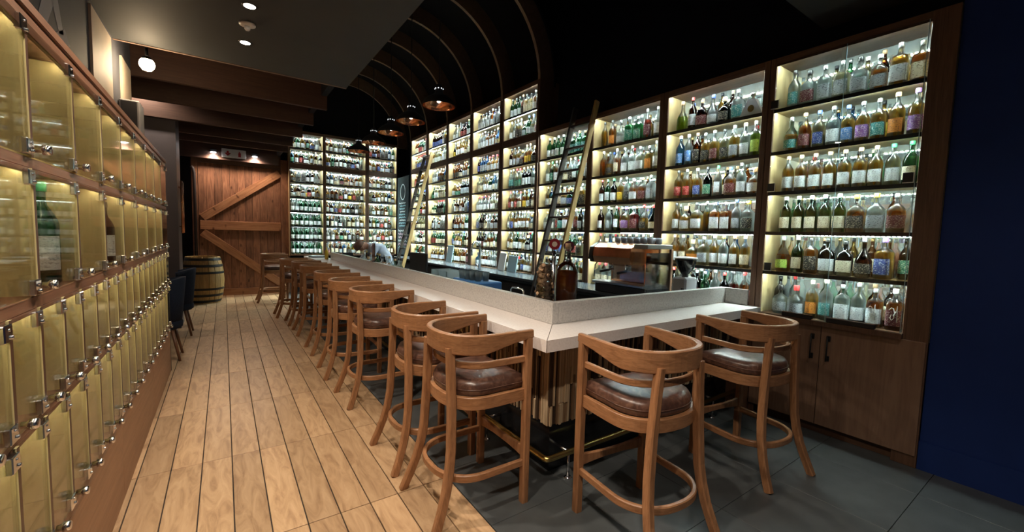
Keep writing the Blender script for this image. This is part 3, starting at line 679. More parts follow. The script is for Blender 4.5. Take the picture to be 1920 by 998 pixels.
# triangular decanter on the top shelf of the second bay
td = thing('triangular_decanter', 'grey blue triangular decanter with round gold badge on a top shelf', 'decanter', (XF+.075, DEC_Y, 2.7006), RZR); td.scale = (.88, .9, .95)
b = MB(); prof_t = [(-.105, 0), (.105, 0), (.112, .02), (.035, .165), (-.035, .165), (-.112, .02)]; n = len(prof_t)
b.add([(x, -.03, z) for x, z in prof_t]+[(x, .03, z) for x, z in prof_t], [tuple(range(n)), tuple(reversed(range(n, 2*n)))]+[(i, n+i, n+(i+1) % n, (i+1) % n) for i in range(n)]); b.build('body', 'grey_case', td)
b = MB(); b.cyl((0, 0, .165), (0, 0, .20), .018, 10); b.cyl((0, 0, .20), (0, 0, .225), .025, 10); b.build('stopper', 'c_silver', td)
b = MB(); b.cyl((0, -.03, .075), (0, -.034, .075), .033, 18, smooth=False); b.build('badge', 'brass', td)
# white script printed on the three amber bottles at the right of the bottom shelf
SCRIPT = [o for o in bpy.data.objects if o.name.startswith('bottle') and o.get('label', '').endswith('bottom shelf, bay beside blue wall')]
SCRIPT = [o for o in SCRIPT if any(w_ in o['label'] for w_ in ('seventh', 'eighth', 'ninth'))]
sc_path = [(-.8, .14), (-.5, .155), (-.15, .15), (.1, .12), (.0, .085), (-.35, .07), (-.6, .085), (-.45, .11), (-.1, .10), (.3, .13), (.45, .17), (.5, .12), (.5, .06)]
b = MB(); rr = .0385*1.19+.004; q_ = []
for a, z in sc_path:
    a2 = a*.62-PI/2; cx, cy = math.cos(a2), math.sin(a2); f_ = (abs(cx)**6+abs(cy)**6)**(-1/6); q_.append((rr*cx*f_, rr*cy*f_, z*1.05))
b.sweep(q_, .0022, .0022, 0, True, round_=6); script_me = b.mesh('script_print', 'white_plastic')
for o in SCRIPT: link('script_print', script_me, o)
# sliding glass doors of the bay beside the blue wall
for s, (ya, yb, xx, lab) in enumerate(((.815, 1.30, 3.941, 'right'), (1.27, 1.76, 3.9456, 'left'))):
    b = MB(); b.box((xx, ya, .932), (xx+.004, yb, 3.083)); o = b.build('glass_door', 'glass_pane')
    tag(o, '%s clear sliding glass sheet before the bottles beside the blue wall' % lab, 'glass door', 'sliding glass doors')
    b = MB(); b.box((xx-.0006, ya, .932), (xx+.0046, ya+.004, 3.083)); b.build('polished_edge', 'panel_pale_blue', o)
# small black price cards on the shelf edges
m_card = MB(); m_card.box((0, -.03, 0), (.006, .03, .072)); card = m_card.mesh('price_card', 'black_satin')
m_cf = MB(); m_cf.box((-.002, -.031, 0), (.0, -.026, .073)); m_cf.box((-.002, -.031, 0), (0, .03, .005)); cf = m_cf.mesh('card_edge', 'c_silver')
for px, py, li, lab in ((1447, 349, 3, 'small black price card at left end of the fourth shelf up beside blue wall'), (1711, 330, 3, 'small black price card at right end of the fourth shelf up beside blue wall'),
                    (1437, 545, 1, 'small black price card at left end of the second shelf up beside blue wall'), (1446, 181, 5, 'small black price card at left end of the top shelf beside blue wall')):
    p = at_x(px, py, 3.944); o = link('price_card', card, None, (3.9348, min(1.755, max(.85, p.y)), LOW[li]+.002)); tag(o, lab, 'price card', 'price cards on the shelf edges'); link('card_edge', cf, o)
# leather menu folders lying on the bottom board
for k, (y, L) in enumerate(((1.10, .30), (1.46, .22))):
    b = MB(); b.box((0, -L/2, 0), (.035, L/2, .035), 0, .004); o = b.build('menu_box', 'black_satin', None, (3.905, y, .9335)); tag(o, '%s dark slim box on the ledge before the bottom bottles' % ['longer', 'shorter'][k], 'box', 'slim boxes on the ledge')
    b = MB(); b.box((.001, -L/2, .0352), (.034, L/2, .037)); b.build('lid', 'leg_brown', o)
wallbox('trim_6', (3.90, .80, .895), (3.95, 1.78, .933), 'walnut', 'timber ledge under the glass doors')

# ================================================================== bottle lockers on the left
LX, LB, LY1 = -.49, -.725, 5.665
lk = thing('bottle_lockers', 'wall of wooden bottle lockers with glass doors and chrome locks', 'lockers', (0, 0, 0))
LY0 = 1.925-.4675*3
ROWS = [(1.75, 2.167, .4675), (1.32, 1.717, .4675), (.945, 1.282, .23375), (.492, .925, .23375)]
b = MB(); b.box((LB, LY0, .0), (LB-.004, LY1, 2.2)); b.build('back_panel', 'locker_wood', lk)
b = MB(); b.box((LB, LY0, 2.168), (LX, LY1, 2.20)); b.box((LX-.012, LY0, 2.138), (LX+.004, LY1, 2.196)); b.box((LB, LY0, 2.198), (LX+.012, LY1, 2.232), 0, .003); b.build('cornice', 'locker_front', lk)
b = MB(); b.box((LB, LY1-.001, 0), (LX+.002, LY1+.02, 2.2)); b.build('end_panel', 'black_satin', lk)
for za, zb in ((1.717, 1.75), (1.282, 1.32), (.925, .945), (.458, .492)):
    b = MB(); b.box((LB, LY0, za), (LX+.002, LY1, zb), 0, .002); b.box((LX-.012, LY0, za-.014), (LX+.002, LY1, za)); b.build('rail', 'locker_front', lk)
npan = 4
for k in range(npan):
    ya, yb = LY0+(LY1-LY0)*k/npan, LY0+(LY1-LY0)*(k+1)/npan
    b = MB(); b.box((LX-.03, ya+.001, .002), (LX, yb-.001, .457), 0, .001); b.build('base_panel', 'base_panel', lk)
door_me = {}; hinge = MB(); hinge.box((-.004, -.045, -.024), (.012, .006, .024), 0, .003); hinge.cyl((.010, -.006, -.012), (.016, -.006, -.012), .006, 8); hinge.cyl((.010, -.018, .01), (.014, -.018, .01), .004, 8)
hinge_me = hinge.mesh('hinge', 'chrome')
kn = MB(); kn.lathe([(0, 0), (.010, 0), (.010, .012), (.016, .016), (.016, .030), (.013, .035), (0, .035)], 12, cap=False)
kn.v = [(z, x, y) for x, y, z in kn.v]; knob_me = kn.mesh('lock_knob', 'chrome')
div_me = {}
for ri, (za, zb, pitch) in enumerate(ROWS):
    d = MB(); d.box((LB+.001, -.010, za), (LX+.0085, .010, zb)); div_me[ri] = d.mesh('divider', ['locker_wood', 'locker_edge'])
    for i, p in enumerate(div_me[ri].polygons):
        if p.normal.x > .9: p.material_index = 1
    d = MB(); d.box((LX+.001, .0115, za+.004), (LX+.006, pitch-.0115, zb-.004)); dm = d.mesh('glass_door', 'locker_glass')
    e = MB(); e.box((LX-.028, .014, zb-.006), (LX-.018, pitch-.014, zb-.001)); em = e.mesh('led_strip', 'led_locker')
    n = int(round((LY1-LY0)/pitch))
    for k in range(n):
        y = LY0+k*pitch
        link('divider', div_me[ri], lk, (0, y, 0)); link('led_strip', em, lk, (0, y, 0))
        dr = link('glass_door', dm, lk, (0, y, 0))
        for zz in ((zb-.03), (za+.03)): link('hinge', hinge_me, dr, (LX+.004, pitch-.018, zz))
        link('lock_knob', knob_me, dr, (LX+.008, .03 if pitch > .3 else .03, za+.03))
# bottles kept in the lockers
def locker_bottle(y, zrow, spec, lab, sc):
    put_bottle(spec, (LX-.065, y, zrow+.001), .24, lab, 'bottles kept in the lockers', sc)
locker_bottle(2.27, 1.32, ('slim', 'g_green', None, 'white', 'green'), 'dark green bottle with tall white label inside a left locker', 1.12)
locker_bottle(3.265, 1.32, ('slim', 'g_brown', None, 'white', 'black'), 'brown bottle with tall white label inside a left locker', 1.05)
# loudspeaker on the lockers
t = thing('loudspeaker', 'grey loudspeaker box standing on the locker cornice', 'loudspeaker', (-.655, 5.1, 2.2325))
b = MB(); b.box((-.068, -.12, 0), (.068, .12, .41), 0, .008); b.build('cabinet', 'grey_case', t)
b = MB(); b.box((-.055, -.126, .015), (.05, -.119, .395)); b.build('grille', 'speaker_cloth', t)

# ================================================================== bar: body, cladding, worktop, upstand, rail
BX, BYN, BYF = 1.75, 2.03, 9.35
SLT, SLB = .97, .90
body = thing('bar_counter', 'long L shaped bar front clad in narrow upright timber strips', 'bar counter', (0, 0, 0))
b = MB(); b.box((BX, BYN, .10), (BX+.10, BYF, SLB)); b.box((BX+.10, BYN, .10), (3.94, BYN+.10, SLB)); b.build('carcass', 'black_matt', body)
b = MB(); b.box((BX-.012, BYN-.012, .0), (BX+.10, BYF, .31)); b.box((BX+.10, BYN-.012, 0), (3.94, BYN+.10, .31)); b.build('kickplate', 'black_gloss', body)
r = random.Random(5); slat_cache = {}
SC = ['slat_pale', 'slat_pale', 'slat_mid', 'slat_mid', 'slat_dark', 'slat_dark']
def slat(wd, dp, z0, z1, mat, horiz, pos):
    key = (wd, dp, z0, z1, mat, horiz)
    if key not in slat_cache:
        m_ = MB(); m_.box((0, -dp, z0), (wd, 0, z1)) if horiz else m_.box((-dp, 0, z0), (0, wd, z1)); slat_cache[key] = m_.mesh('timber_strip', mat)
    link('timber_strip', slat_cache[key], body, pos)
cnt = 0; rest = {m_: MB() for m_ in ('slat_pale', 'slat_mid', 'slat_dark')}
ZS = [.305, .36, .44, .5, .56, .62, .68, .74]
for face in ('x', 'y'):
    p = BX-.018 if face == 'x' else BYN-.018; end = 3.93 if face == 'x' else BYF
    while p < end-.03:
        wd = r.choice((.013, .017, .021, .024)); zc = r.choice(ZS+[None, None, None])
        segs = [(.305, SLB)] if zc is None or zc < .35 else [(.305, zc), (zc+.004, SLB)]
        for (za, zb) in segs:
            dp = r.choice((.008, .014, .02, .026)); mat = r.choice(SC)
            if cnt < 298: slat(wd-.003, dp, za, zb, mat, face == 'x', (p, BYN, 0) if face == 'x' else (BX, p, 0)); cnt += 1
            else:
                q = rest[mat]; q.box((BX-dp, p, za), (BX, p+wd-.003, zb)) if face == 'y' else q.box((p, BYN-dp, za), (p+wd-.003, BYN, zb))
        p += wd
allr = MB(); mats_r = list(rest)
for i, k in enumerate(mats_r):
    base = len(allr.v); allr.v += rest[k].v; allr.f += [tuple(base+j for j in f) for f in rest[k].f]; allr.m += [i]*len(rest[k].f); allr.sm += rest[k].sm
if allr.v: o = allr.build('timber_strips', mats_r, body); o['kind'] = 'stuff'
# worktop slab (two mitred pieces) and upstand
SX, SY, UX, UY, UT = 1.472, 1.757, 1.773, 2.07, 1.115
wt = thing('bar_worktop', 'pale quartz bar worktop with a mitred near corner', 'worktop', (0, 0, 0))
gp = .0015
def prism(poly, z0, z1):
    n = len(poly); m_ = MB(); m_.add([(x, y, z0) for x, y in poly]+[(x, y, z1) for x, y in poly], [tuple(reversed(range(n))), tuple(range(n, 2*n))]+[(i, (i+1) % n, n+(i+1) % n, n+i) for i in range(n)]); return m_
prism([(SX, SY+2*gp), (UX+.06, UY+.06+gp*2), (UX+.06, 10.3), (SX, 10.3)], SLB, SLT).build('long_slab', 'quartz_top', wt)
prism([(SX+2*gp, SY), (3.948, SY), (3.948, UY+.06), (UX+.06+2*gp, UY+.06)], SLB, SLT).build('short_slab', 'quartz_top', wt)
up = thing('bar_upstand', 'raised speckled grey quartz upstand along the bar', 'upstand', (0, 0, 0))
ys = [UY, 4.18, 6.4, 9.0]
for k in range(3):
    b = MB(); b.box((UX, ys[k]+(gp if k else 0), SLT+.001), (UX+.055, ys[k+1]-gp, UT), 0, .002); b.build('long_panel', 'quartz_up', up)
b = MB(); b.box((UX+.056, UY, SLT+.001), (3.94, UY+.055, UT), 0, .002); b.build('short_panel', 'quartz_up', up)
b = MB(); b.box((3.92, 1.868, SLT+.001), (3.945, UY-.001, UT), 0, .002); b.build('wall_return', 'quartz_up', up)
# brass foot rail with brackets
fr = thing('foot_rail', 'brass foot rail running round the bottom of the bar', 'foot rail', (0, 0, 0))
RX, RY, RZ_ = 1.615, 1.895, .17
b = MB(); b.sweep([(RX, 9.2, RZ_), (RX, RY+.02, RZ_), (RX+.006, RY+.006, RZ_), (RX+.02, RY, RZ_), (3.9, RY, RZ_)], .019, .019, 0, True, round_=12); b.build('tube', 'brass', fr)
br = [(RX, y, 'y') for y in (2.6, 4.2, 5.8, 7.4, 8.9)]+[(x, RY, 'x') for x in (1.80, 2.6, 3.5)]
for x, y, ax in br:
    b = MB(); tgt = (BX-.012, y, RZ_) if ax == 'y' else (x, BYN-.012, RZ_)
    b.cyl((x, y, RZ_), tgt, .011, 8); b.cyl((x, y, RZ_), (x, y, 0), .009, 8); b.lathe([(.026, 0), (.026, .006), (.012, .012)], 12, (x, y, 0)); b.build('bracket', 'chrome', fr)

# ---- service counter inside the bar and back counter under the shelves
sv = thing('service_counter', 'black service counter behind the upstand', 'counter', (0, 0, 0))
b = MB(); b.box((1.86, 2.14, .86), (2.34, 8.9, .90), 0, .003); b.box((2.34, 2.14, .86), (3.3, 2.55, .90), 0, .003); b.build('counter_top', 'black_satin', sv)
b = MB(); b.box((1.90, 2.18, 0), (2.30, 8.86, .858)); b.build('base', 'black_matt', sv)
bc = thing('back_counter', 'dark back counter under the lit shelves', 'counter', (0, 0, 0))
b = MB(); b.box((3.45, 2.62, .915), (3.936, 10.3, .952), 0, .003); b.build('counter_top', 'counter_dark', bc)
b = MB(); b.box((3.452, 2.64, .88), (3.46, 10.3, .914)); b.build('edge_strip', 'black_gloss', bc)
b = MB(); b.box((3.52, 2.64, 0), (3.92, 10.3, .914)); b.build('base', 'black_matt', bc)

# ================================================================== bar stools
def u_curve(a, y0, bk, yf, n=26, ends=True):
    pts = [(-a, yf), (-a, (yf+y0)/2)] if ends else []
    for k in range(n+1):
        t_ = PI*k/n; c, s = -math.cos(t_), math.sin(t_)
        pts.append((a*math.copysign(abs(c)**.86, c), y0-bk*max(0, s)**.9))
    return pts+([(a, (yf+y0)/2), (a, yf)] if ends else [])
def make_stool():
    t = thing('bar_stool', 'oak bar stool with leather seat', 'bar stool')
    fx, fy = .25, .265
    for s in (-1, 1):
        b = MB(); b.sweep([(s*fx, fy, 0), (s*fx, fy, .976)], .0225, .0225, ch=.3, up=(0, 1, 0)); b.build('leg', 'oak', t)
        b = MB(); path = [(.235, -.285, 0), (.222, -.245, .10), (.206, -.212, .20), (.193, -.190, .30), (.182, -.177, .40), (.168, -.170, .60), (.152, -.170, .80), (.142, -.172, .945)]
        b.sweep([(s*x, y, z) for x, y, z in path], [.019, .020, .021, .022, .0225, .0225, .021, .02], .0225, ch=.3, up=(0, 1, 0)); b.build('leg', 'oak', t)
    c = u_curve(.256, .03, .225, .288); n = len(c); zt = 1.022
    hh = [.024+.03*min(1, max(0, (.24-y)/.28)) for x, y in c]
    b = MB(); b.sweep([(x, y, zt-h) for (x, y), h in zip(c, hh)], .0155, hh, up=(0, 0, 1), ch=.35); b.build('top_rail', 'oak_bent', t)
    c = u_curve(.243, .03, .185, .262)
    b = MB(); b.sweep([(x, y, .853) for x, y in c], .011, .0185, up=(0, 0, 1), ch=.4); b.build('back_rail', 'oak_bent', t)
    c = u_curve(.245, .02, .190, .262)+[(.12, .268), (0, .27), (-.12, .268)]
    b = MB(); b.sweep([(x, y, .648) for x, y in c], .013, .034, up=(0, 0, 1), closed=True, ch=.2); b.build('seat_frame', 'oak_bent', t)
    # cushion: domed D-shape
    c = u_curve(.238, .02, .185, .262)+[(.12, .266), (0, .268), (-.12, .266)]; cx, cy = 0, .06
    b = MB(); rings = []
    for sc, z in ((.94, .678), (.99, .690), (1.0, .712), (.985, .738), (.93, .758), (.80, .769), (.55, .776), (.25, .779)):
        rings.append([(cx+(x-cx)*sc, cy+(y-cy)*sc, z) for x, y in c])
    n = len(c); vs_ = [p for r_ in rings for p in r_]+[(cx, cy, .78)]; fs = []
    for i in range(len(rings)-1):
        for k in range(n): fs.append((i*n+k, i*n+(k+1) % n, (i+1)*n+(k+1) % n, (i+1)*n+k))
    L = len(rings)-1
    for k in range(n): fs.append((L*n+k, L*n+(k+1) % n, len(vs_)-1))
    fs.append(tuple(reversed(range(n)))); b.add(vs_, fs, 0, True); cu = b.build('cushion', 'leather', t)
    b = MB(); b.sweep([(cx+(x-cx)*1.0, cy+(y-cy)*1.0, .716) for x, y in c], .0035, .0035, 0, True, closed=True, round_=6); b.build('piping', 'leather', cu)
    c = u_curve(.250, .0, .215, .262)
    b = MB(); b.sweep([(x, y, .243) for x, y in c], .012, .0205, up=(0, 0, 1), ch=.4); b.build('stretcher_ring', 'oak_bent', t)
    b = MB(); pts = [(-.235, 0), (-.16, .012), (-.08, .016), (0, .017), (.08, .016), (.16, .012), (.235, 0)]
    b.sweep([(x, .265, .30-d*.0) for x, d in pts], .011, [.034, .026, .021, .020, .021, .026, .034], up=(0, 0, 1), ch=.3); b.build('footrest', 'oak', t)
    return t
stool0 = make_stool()
STOOLS = [(1.15, 2.105, -PI/2, 'oak bar stool on the long side, nearest the bar corner'), (1.15, 2.73, -PI/2, 'oak bar stool second from the bar corner on the long side'),
          (1.15, 3.92, -PI/2+.03, 'oak bar stool third from the bar corner on the long side'), (1.13, 4.77, -PI/2-.03, 'oak bar stool fourth from the bar corner on the long side'),
          (1.15, 5.76, -PI/2, 'oak bar stool fifth from the bar corner on the long side'), (1.14, 6.90, -PI/2, 'oak bar stool sixth from the bar corner on the long side'),
          (1.12, 7.68, -PI/2, 'oak bar stool seventh from the bar corner on the long side'), (1.02, 8.43, -PI/2, 'oak bar stool second from the barn door end of the row'),
          (.84, 10.27, -PI/2, 'oak bar stool farthest away, set before the barn door'),
          (1.845, 1.335, -.10, 'warm lit oak bar stool on the short side, nearest the camera'), (3.02, 1.352, -.13, 'brown bar stool on the short side, beside the cabinet doors')]
for i, (x, y, rz, lab) in enumerate(STOOLS):
    s = stool0 if i == 0 else copy_tree(stool0)
    s.location = (x, y, 0); s.rotation_euler.z = rz; tag(s, lab, 'bar stool', 'bar stools round the counter')

# ================================================================== pendants
def make_pendant():
    t = thing('pendant_lamp', 'pendant', 'pendant lamp')
    prof = [(.188, 0), (.186, .018), (.165, .055), (.125, .092), (.085, .118), (.055, .135), (.045, .16), (.042, .21), (.03, .235), (.012, .245)]
    b = MB(); b.lathe(prof, 28, cap=False); b.build('shade', 'black_matt', t)
    b = MB(); b.lathe([(max(.004, r_-.006), z+.001) for r_, z in prof[:7]]+[(0, .15)], 28, cap=False); b.build('copper_lining', 'copper', t)
    b = MB(); b.lathe([(.0, .035), (.018, .045), (.028, .07), (.022, .1), (.014, .125)], 12, cap=False); b.build('bulb', 'lamp_pendant', t)
    b = MB(); b.cyl((0, 0, .245), (0, 0, 2.2), .006, 6); b.build('cord', 'black_matt', t)
    b = MB()
    for k in range(8):
        a = 2*PI*k/8+.2; b.box((.044*math.cos(a)-.005, .044*math.sin(a)-.005, .186), (.044*math.cos(a)+.005, .044*math.sin(a)+.005, .196))
    b.build('vent_light_dot', 'vent_glow', t)  # glowing dots stand in for bulb light leaking through the neck vents
    return t
pd0 = make_pendant()
for i, y in enumerate((4.46, 5.31, 6.10, 6.95, 7.86)):
    p = pd0 if i == 0 else copy_tree(pd0)
    p.location = (2.03, y, 2.985); tag(p, 'black dome pendant with copper inside, %s' % ['nearest of the row', 'second from the near end', 'middle of the row', 'fourth from the near end', 'farthest, before the back shelves'][i], 'pendant lamp', 'copper lined pendants over the bar')

# ================================================================== barn door, barrel, niche
DY = 11.52
dr = link('door_1', None, None, (0, DY, 0)); struct(dr, 'rustic timber barn door with braces'); DX0, DX1, DZ0, DZ1 = -.44, 1.15, .16, 2.97
nb = 11; bw = (DX1-DX0)/nb
for k in range(nb):
    b = MB(); b.box((DX0+k*bw+.002, 0, DZ0), (DX0+(k+1)*bw-.002, .035+.003*(k % 3), DZ1), 0, .003); b.build('plank', 'barn_board', dr)
def brace(p, q, wd, name='brace'):
    (x0, z0), (x1, z1) = p, q; d = Vector((x1-x0, 0, z1-z0)); L = d.length; a = math.atan2(d.z, d.x)
    b = MB(); b.box((0, -.034, -wd/2), (L, -.001, wd/2), 0, .004); o = b.build(name, 'barn_brace', dr, (x0, 0, z0)); o.rotation_euler.y = -a
brace((DX0+.02, 1.60), (DX1, 1.60), .20, 'middle_rail'); brace((DX0+.06, 1.76), (DX1-.02, 2.88), .17); brace((DX0+.06, 1.44), (DX1-.02, .24), .17)
b = MB(); b.box((-.68, DY-.02, 0), (1.34, DY+.1, .155), 0, .004); struct(b.build('trim_7', 'barn_brace'), 'timber threshold under the barn door')
wallbox('trim_8', (1.155, DY-.05, 0), (1.335, 11.66, 3.2), 'barn_board', 'timber post right of the barn door')
wallbox('trim_9', (-.555, DY-.01, .155), (-.445, 11.66, 3.0), 'barn_board', 'timber board left of the barn door')
wallbox('trim_10', (-.555, DY+.0, 2.975), (1.155, DY+.1, 3.35), 'walnut_x', 'dark header board above the barn door')
b = MB(); b.sweep([(-.50, DY-.05, 0), (-.50, DY-.05, 2.72), (-.52, DY-.05, 2.82), (-.55, DY-.06, 2.86)], .028, .028, 0, True, round_=10)
o = b.build('wall_pipe', 'iron_pipe'); tag(o, 'dark iron pipe rising beside the barn door', 'pipe')
# fire exit sign and emergency lights
sg = thing('exit_sign', 'white fire sign with red arrow above the barn door', 'sign', (.225, 11.28, 3.10))
b = MB(); b.box((-.225, 0, 0), (.225, .02, .19), 0, .003); b.build('sign_board', 'sign_white', sg)
m_ = MB()
def flat(m_, pts):
    n = len(pts); m_.add([(x, -.002, z) for x, z in pts]+[(x, .001, z) for x, z in pts], [tuple(range(n)), tuple(reversed(range(n, 2*n)))]+[(i, n+i, n+(i+1) % n, (i+1) % n) for i in range(n)])
flat(m_, [(-.135, .145), (-.095, .145), (-.095, .085), (-.135, .085)]); flat(m_, [(-.175, .095), (-.135, .105), (-.115, .075), (-.095, .105), (-.055, .095), (-.115, .035)])
m_.build('arrow', 'sign_red', sg)
m_ = MB(); flat(m_, [(.08, .03), (.13, .03), (.13, .115), (.118, .125), (.092, .125), (.08, .115)]); flat(m_, [(.095, .128), (.115, .128), (.115, .15), (.095, .15)]); flat(m_, [(.08, .142), (.095, .132), (.095, .14), (.084, .15)]); m_.build('extinguisher_symbol', 'sign_red', sg)
for x, lab in ((-.15, 'small lit emergency lamp left of the fire sign'), (.62, 'small lit emergency lamp right of the fire sign')):
    t = thing('emergency_lamp', lab, 'wall lamp', (x, 11.28, 3.18), 0, 'lamps either side of the fire sign')
    b = MB(); b.box((-.06, -.05, .0), (.06, .02, .06), 0, .006); b.build('housing', 'black_satin', t)
    b = MB(); b.lathe([(0, -.012), (.045, -.012), (.05, 0)], 14, (0, -.02, 0), cap=False); b.build('lens', 'lamp_cool', t)
    l = spot('lamp', (0, -.04, -.05), 40, (1, .80, .64), 165, .7, .04, None); l.parent = t
# barrel
bt = thing('oak_barrel', 'old oak cask with black iron hoops before the barn door', 'barrel', (-.36, 10.62, 0))
BR = [(.285, 0), (.325, .14), (.35, .3), (.36, .475), (.35, .65), (.325, .81), (.29, .95)]
def barrel_r(z):
    for (r0, z0), (r1, z1) in zip(BR, BR[1:]):
        if z0 <= z <= z1: return r0+(r1-r0)*(z-z0)/(z1-z0)
    return BR[-1][0]
NS = 20; zs = [0, .1, .2, .32, .475, .63, .75, .85, .95]
for k in range(NS):
    m_ = MB(); a0, a1 = 2*PI*k/NS+.012, 2*PI*(k+1)/NS-.012; vs_ = []
    for z in zs:
        r_ = barrel_r(z)
        for rr in (r_, r_-.03):
            for a in (a0, (a0+a1)/2, a1): vs_.append((rr*math.cos(a), rr*math.sin(a), z))
    fs = []
    for i in range(len(zs)-1):
        o0, o1 = i*6, (i+1)*6
        fs += [(o0, o0+1, o1+1, o1), (o0+1, o0+2, o1+2, o1+1), (o0+4, o0+3, o1+3, o1+4), (o0+5, o0+4, o1+4, o1+5), (o0+3, o0, o1, o1+3), (o0+2, o0+5, o1+5, o1+2)]
    e = (len(zs)-1)*6; fs += [(e, e+1, e+4, e+3), (e+1, e+2, e+5, e+4), (0, 3, 4, 1), (1, 4, 5, 2)]
    m_.add(vs_, fs); m_.build('stave', 'cask_wood', bt)
for z, h in ((.05, .05), (.17, .05), (.30, .045), (.63, .045), (.77, .05), (.90, .05)):
    m_ = MB(); m_.lathe([(barrel_r(z-h/2)+.004, z-h/2), (barrel_r(z+h/2)+.004, z+h/2)], 32, cap=False); m_.build('hoop', 'hoop_iron', bt)
m_ = MB(); m_.lathe([(.0, .92), (.262, .92)], 24, cap=False); m_.build('head', 'cask_wood', bt)
# tub chairs
def make_chair():
    t = thing('tub_chair', 'chair', 'chair')
    n = 14; vs_ = []; fs = []
    for k in range(n+1):        # back shell: curved, leaning
        a = PI*(.06+.88*k/n); cx, sy = math.cos(a), math.sin(a); hgt = .90+.06*sy
        for z, q in ((.40, .86), (.65, .95), (hgt, 1.06)):
            for th in (0, .055): vs_.append(((.25*q-th)*cx, -(.25*q-th)*sy, z))
    m6 = 6
    for k in range(n):
        o0, o1 = k*m6, (k+1)*m6
        fs += [(o0, o1, o1+2, o0+2), (o0+2, o1+2, o1+4, o0+4), (o0+1, o0+3, o1+3, o1+1), (o0+3, o0+5, o1+5, o1+3), (o0+4, o1+4, o1+5, o0+5), (o0, o0+1, o1+1, o1)]
    fs += [(0, 2, 3, 1), (2, 4, 5, 3), (n*m6, n*m6+1, n*m6+3, n*m6+2), (n*m6+2, n*m6+3, n*m6+5, n*m6+4)]
    b = MB(); b.add(vs_, fs, 0, True); b.build('back_shell', 'navy_fabric', t)
    b = MB(); b.lathe([(.0, .36), (.20, .36), (.225, .38), (.228, .44), (.21, .475), (.0, .485)], 20, cap=False); b.build('seat', 'navy_fabric', t)
    for sx in (-1, 1):
        for sy in (-1, 1): b = MB(); b.cyl((sx*.13, sy*.13, .37), (sx*.19, sy*.20, 0), .019, 8, r2=.013); b.build('leg', 'leg_brown', t)
    return t
ch0 = make_chair(); ch1 = copy_tree(ch0)
ch0.location = (-.64, 6.22, 0); ch0.rotation_euler.z = PI/2; tag(ch0, 'nearer navy tub chair just past the lockers', 'chair', 'navy chairs in the niche')
ch1.location = (-.60, 7.55, 0); ch1.rotation_euler.z = PI/2; tag(ch1, 'farther navy tub chair beside the barrel', 'chair', 'navy chairs in the niche')
# bar pull handles on the column wall
b = MB()
for y in (8.2, 8.45):
    b.cyl((-.52, y, 1.45), (-.52, y, 2.25), .014, 8)
    for z in (1.55, 2.15): b.cyl((-.52, y, z), (-.555, y, z), .009, 6)
o = b.build('wall_bars', 'copper'); tag(o, 'pair of copper upright bars on the column wall', 'wall bars')
# spotlight washing the left wall, its globe enlarged to stand in for the glare
t = thing('spot_lamp', 'bright warm spotlight under the dark ceiling at upper left', 'spotlight', (-.525, 4.955, 2.965))
b = MB(); b.cyl((0, 0, .05), (0, 0, .15), .012, 8); b.cyl((0, 0, .15), (0, -.055, .15), .012, 8); b.lathe([(.012, .07), (.03, .06), (.045, .035)], 16, cap=False); b.build('housing', 'black_satin', t)
b = MB(); b.lathe([(0, -.06), (.032, -.05), (.052, -.022), (.056, .0), (.05, .025), (.03, .05), (0, .058)], 16, cap=False); b.build('bulb', 'lamp_spot', t)
d_ = bpy.data.lights.new('lamp', 'POINT'); d_.energy = 5; d_.color = (1, .74, .46); d_.shadow_soft_size = .06; l_ = bpy.data.objects.new('lamp', d_); COL.objects.link(l_); l_.parent = t; l_.location = (0, 0, -.12)
# detector
t = thing('smoke_detector', 'white smoke detector between the two ceiling downlights', 'smoke detector', (.179, 3.87, SLAB_Z))
b = MB(); b.lathe([(.055, 0), (.055, -.012), (.035, -.02)], 20); b.build('base', 'white_plastic', t)
b = MB(); b.lathe([(.02, -.02), (.02, -.04), (.012, -.05)], 12); b.build('sensor', 'white_plastic', t)

# ================================================================== ladders, chalkboard
def ladder(label, ya, yb, zt, xb, mats):
    t = thing('library_ladder', label, 'ladder', (0, 0, 0), 0, 'ladders leaning on the tall shelves')
    A = Vector((xb, 0, 0)); B = Vector((3.885, 0, zt))
    for y, mt in ((ya, mats[0]), (yb, mats[1])):  # one rail coloured as lit, the other as unlit: light put into the colours
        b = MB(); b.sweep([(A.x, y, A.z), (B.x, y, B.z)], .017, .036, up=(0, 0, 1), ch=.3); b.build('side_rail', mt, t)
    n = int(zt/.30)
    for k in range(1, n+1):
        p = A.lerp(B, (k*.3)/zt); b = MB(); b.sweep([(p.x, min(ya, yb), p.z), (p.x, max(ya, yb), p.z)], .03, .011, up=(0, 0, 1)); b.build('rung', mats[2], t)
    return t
ladder('tall ladder leaning on the shelves left of the coffee machine', 4.21, 3.82, 3.26, 3.06, ('ladder_unlit', 'ladder_lit', 'ladder_unlit'))
ladder('tall ladder at the far end by the chalkboard', 9.25, 8.85, 3.36, 3.02, ('ladder_unlit', 'ladder_lit', 'ladder_unlit'))
ch = thing('chalkboard', 'narrow chalkboard with writing in the far right corner', 'chalkboard', (3.93, 0, 0))
b = MB(); b.box((0, 10.42, .96), (.03, 11.22, 3.02), 0, .003); b.build('board', 'chalkboard', ch)
r = random.Random(3)
def scrawl(z, y0, y1, mat, amp=.02):
    b = MB(); n = 14; pts = [(-.003, y0+(y1-y0)*k/n, z+amp*math.sin(k*2.3+z*9)+r.uniform(-.006, .006)) for k in range(n+1)]; b.sweep(pts, .006, .002, up=(1, 0, 0)); return b.build('chalk_line', mat, ch)
b = MB(); b.sweep([(-.003, 10.82+.17*math.cos(2*PI*k/20), 2.62+.2*math.sin(2*PI*k/20)) for k in range(20)], .012, .002, up=(1, 0, 0), closed=True); b.build('chalk_ring', 'chalk_white', ch)
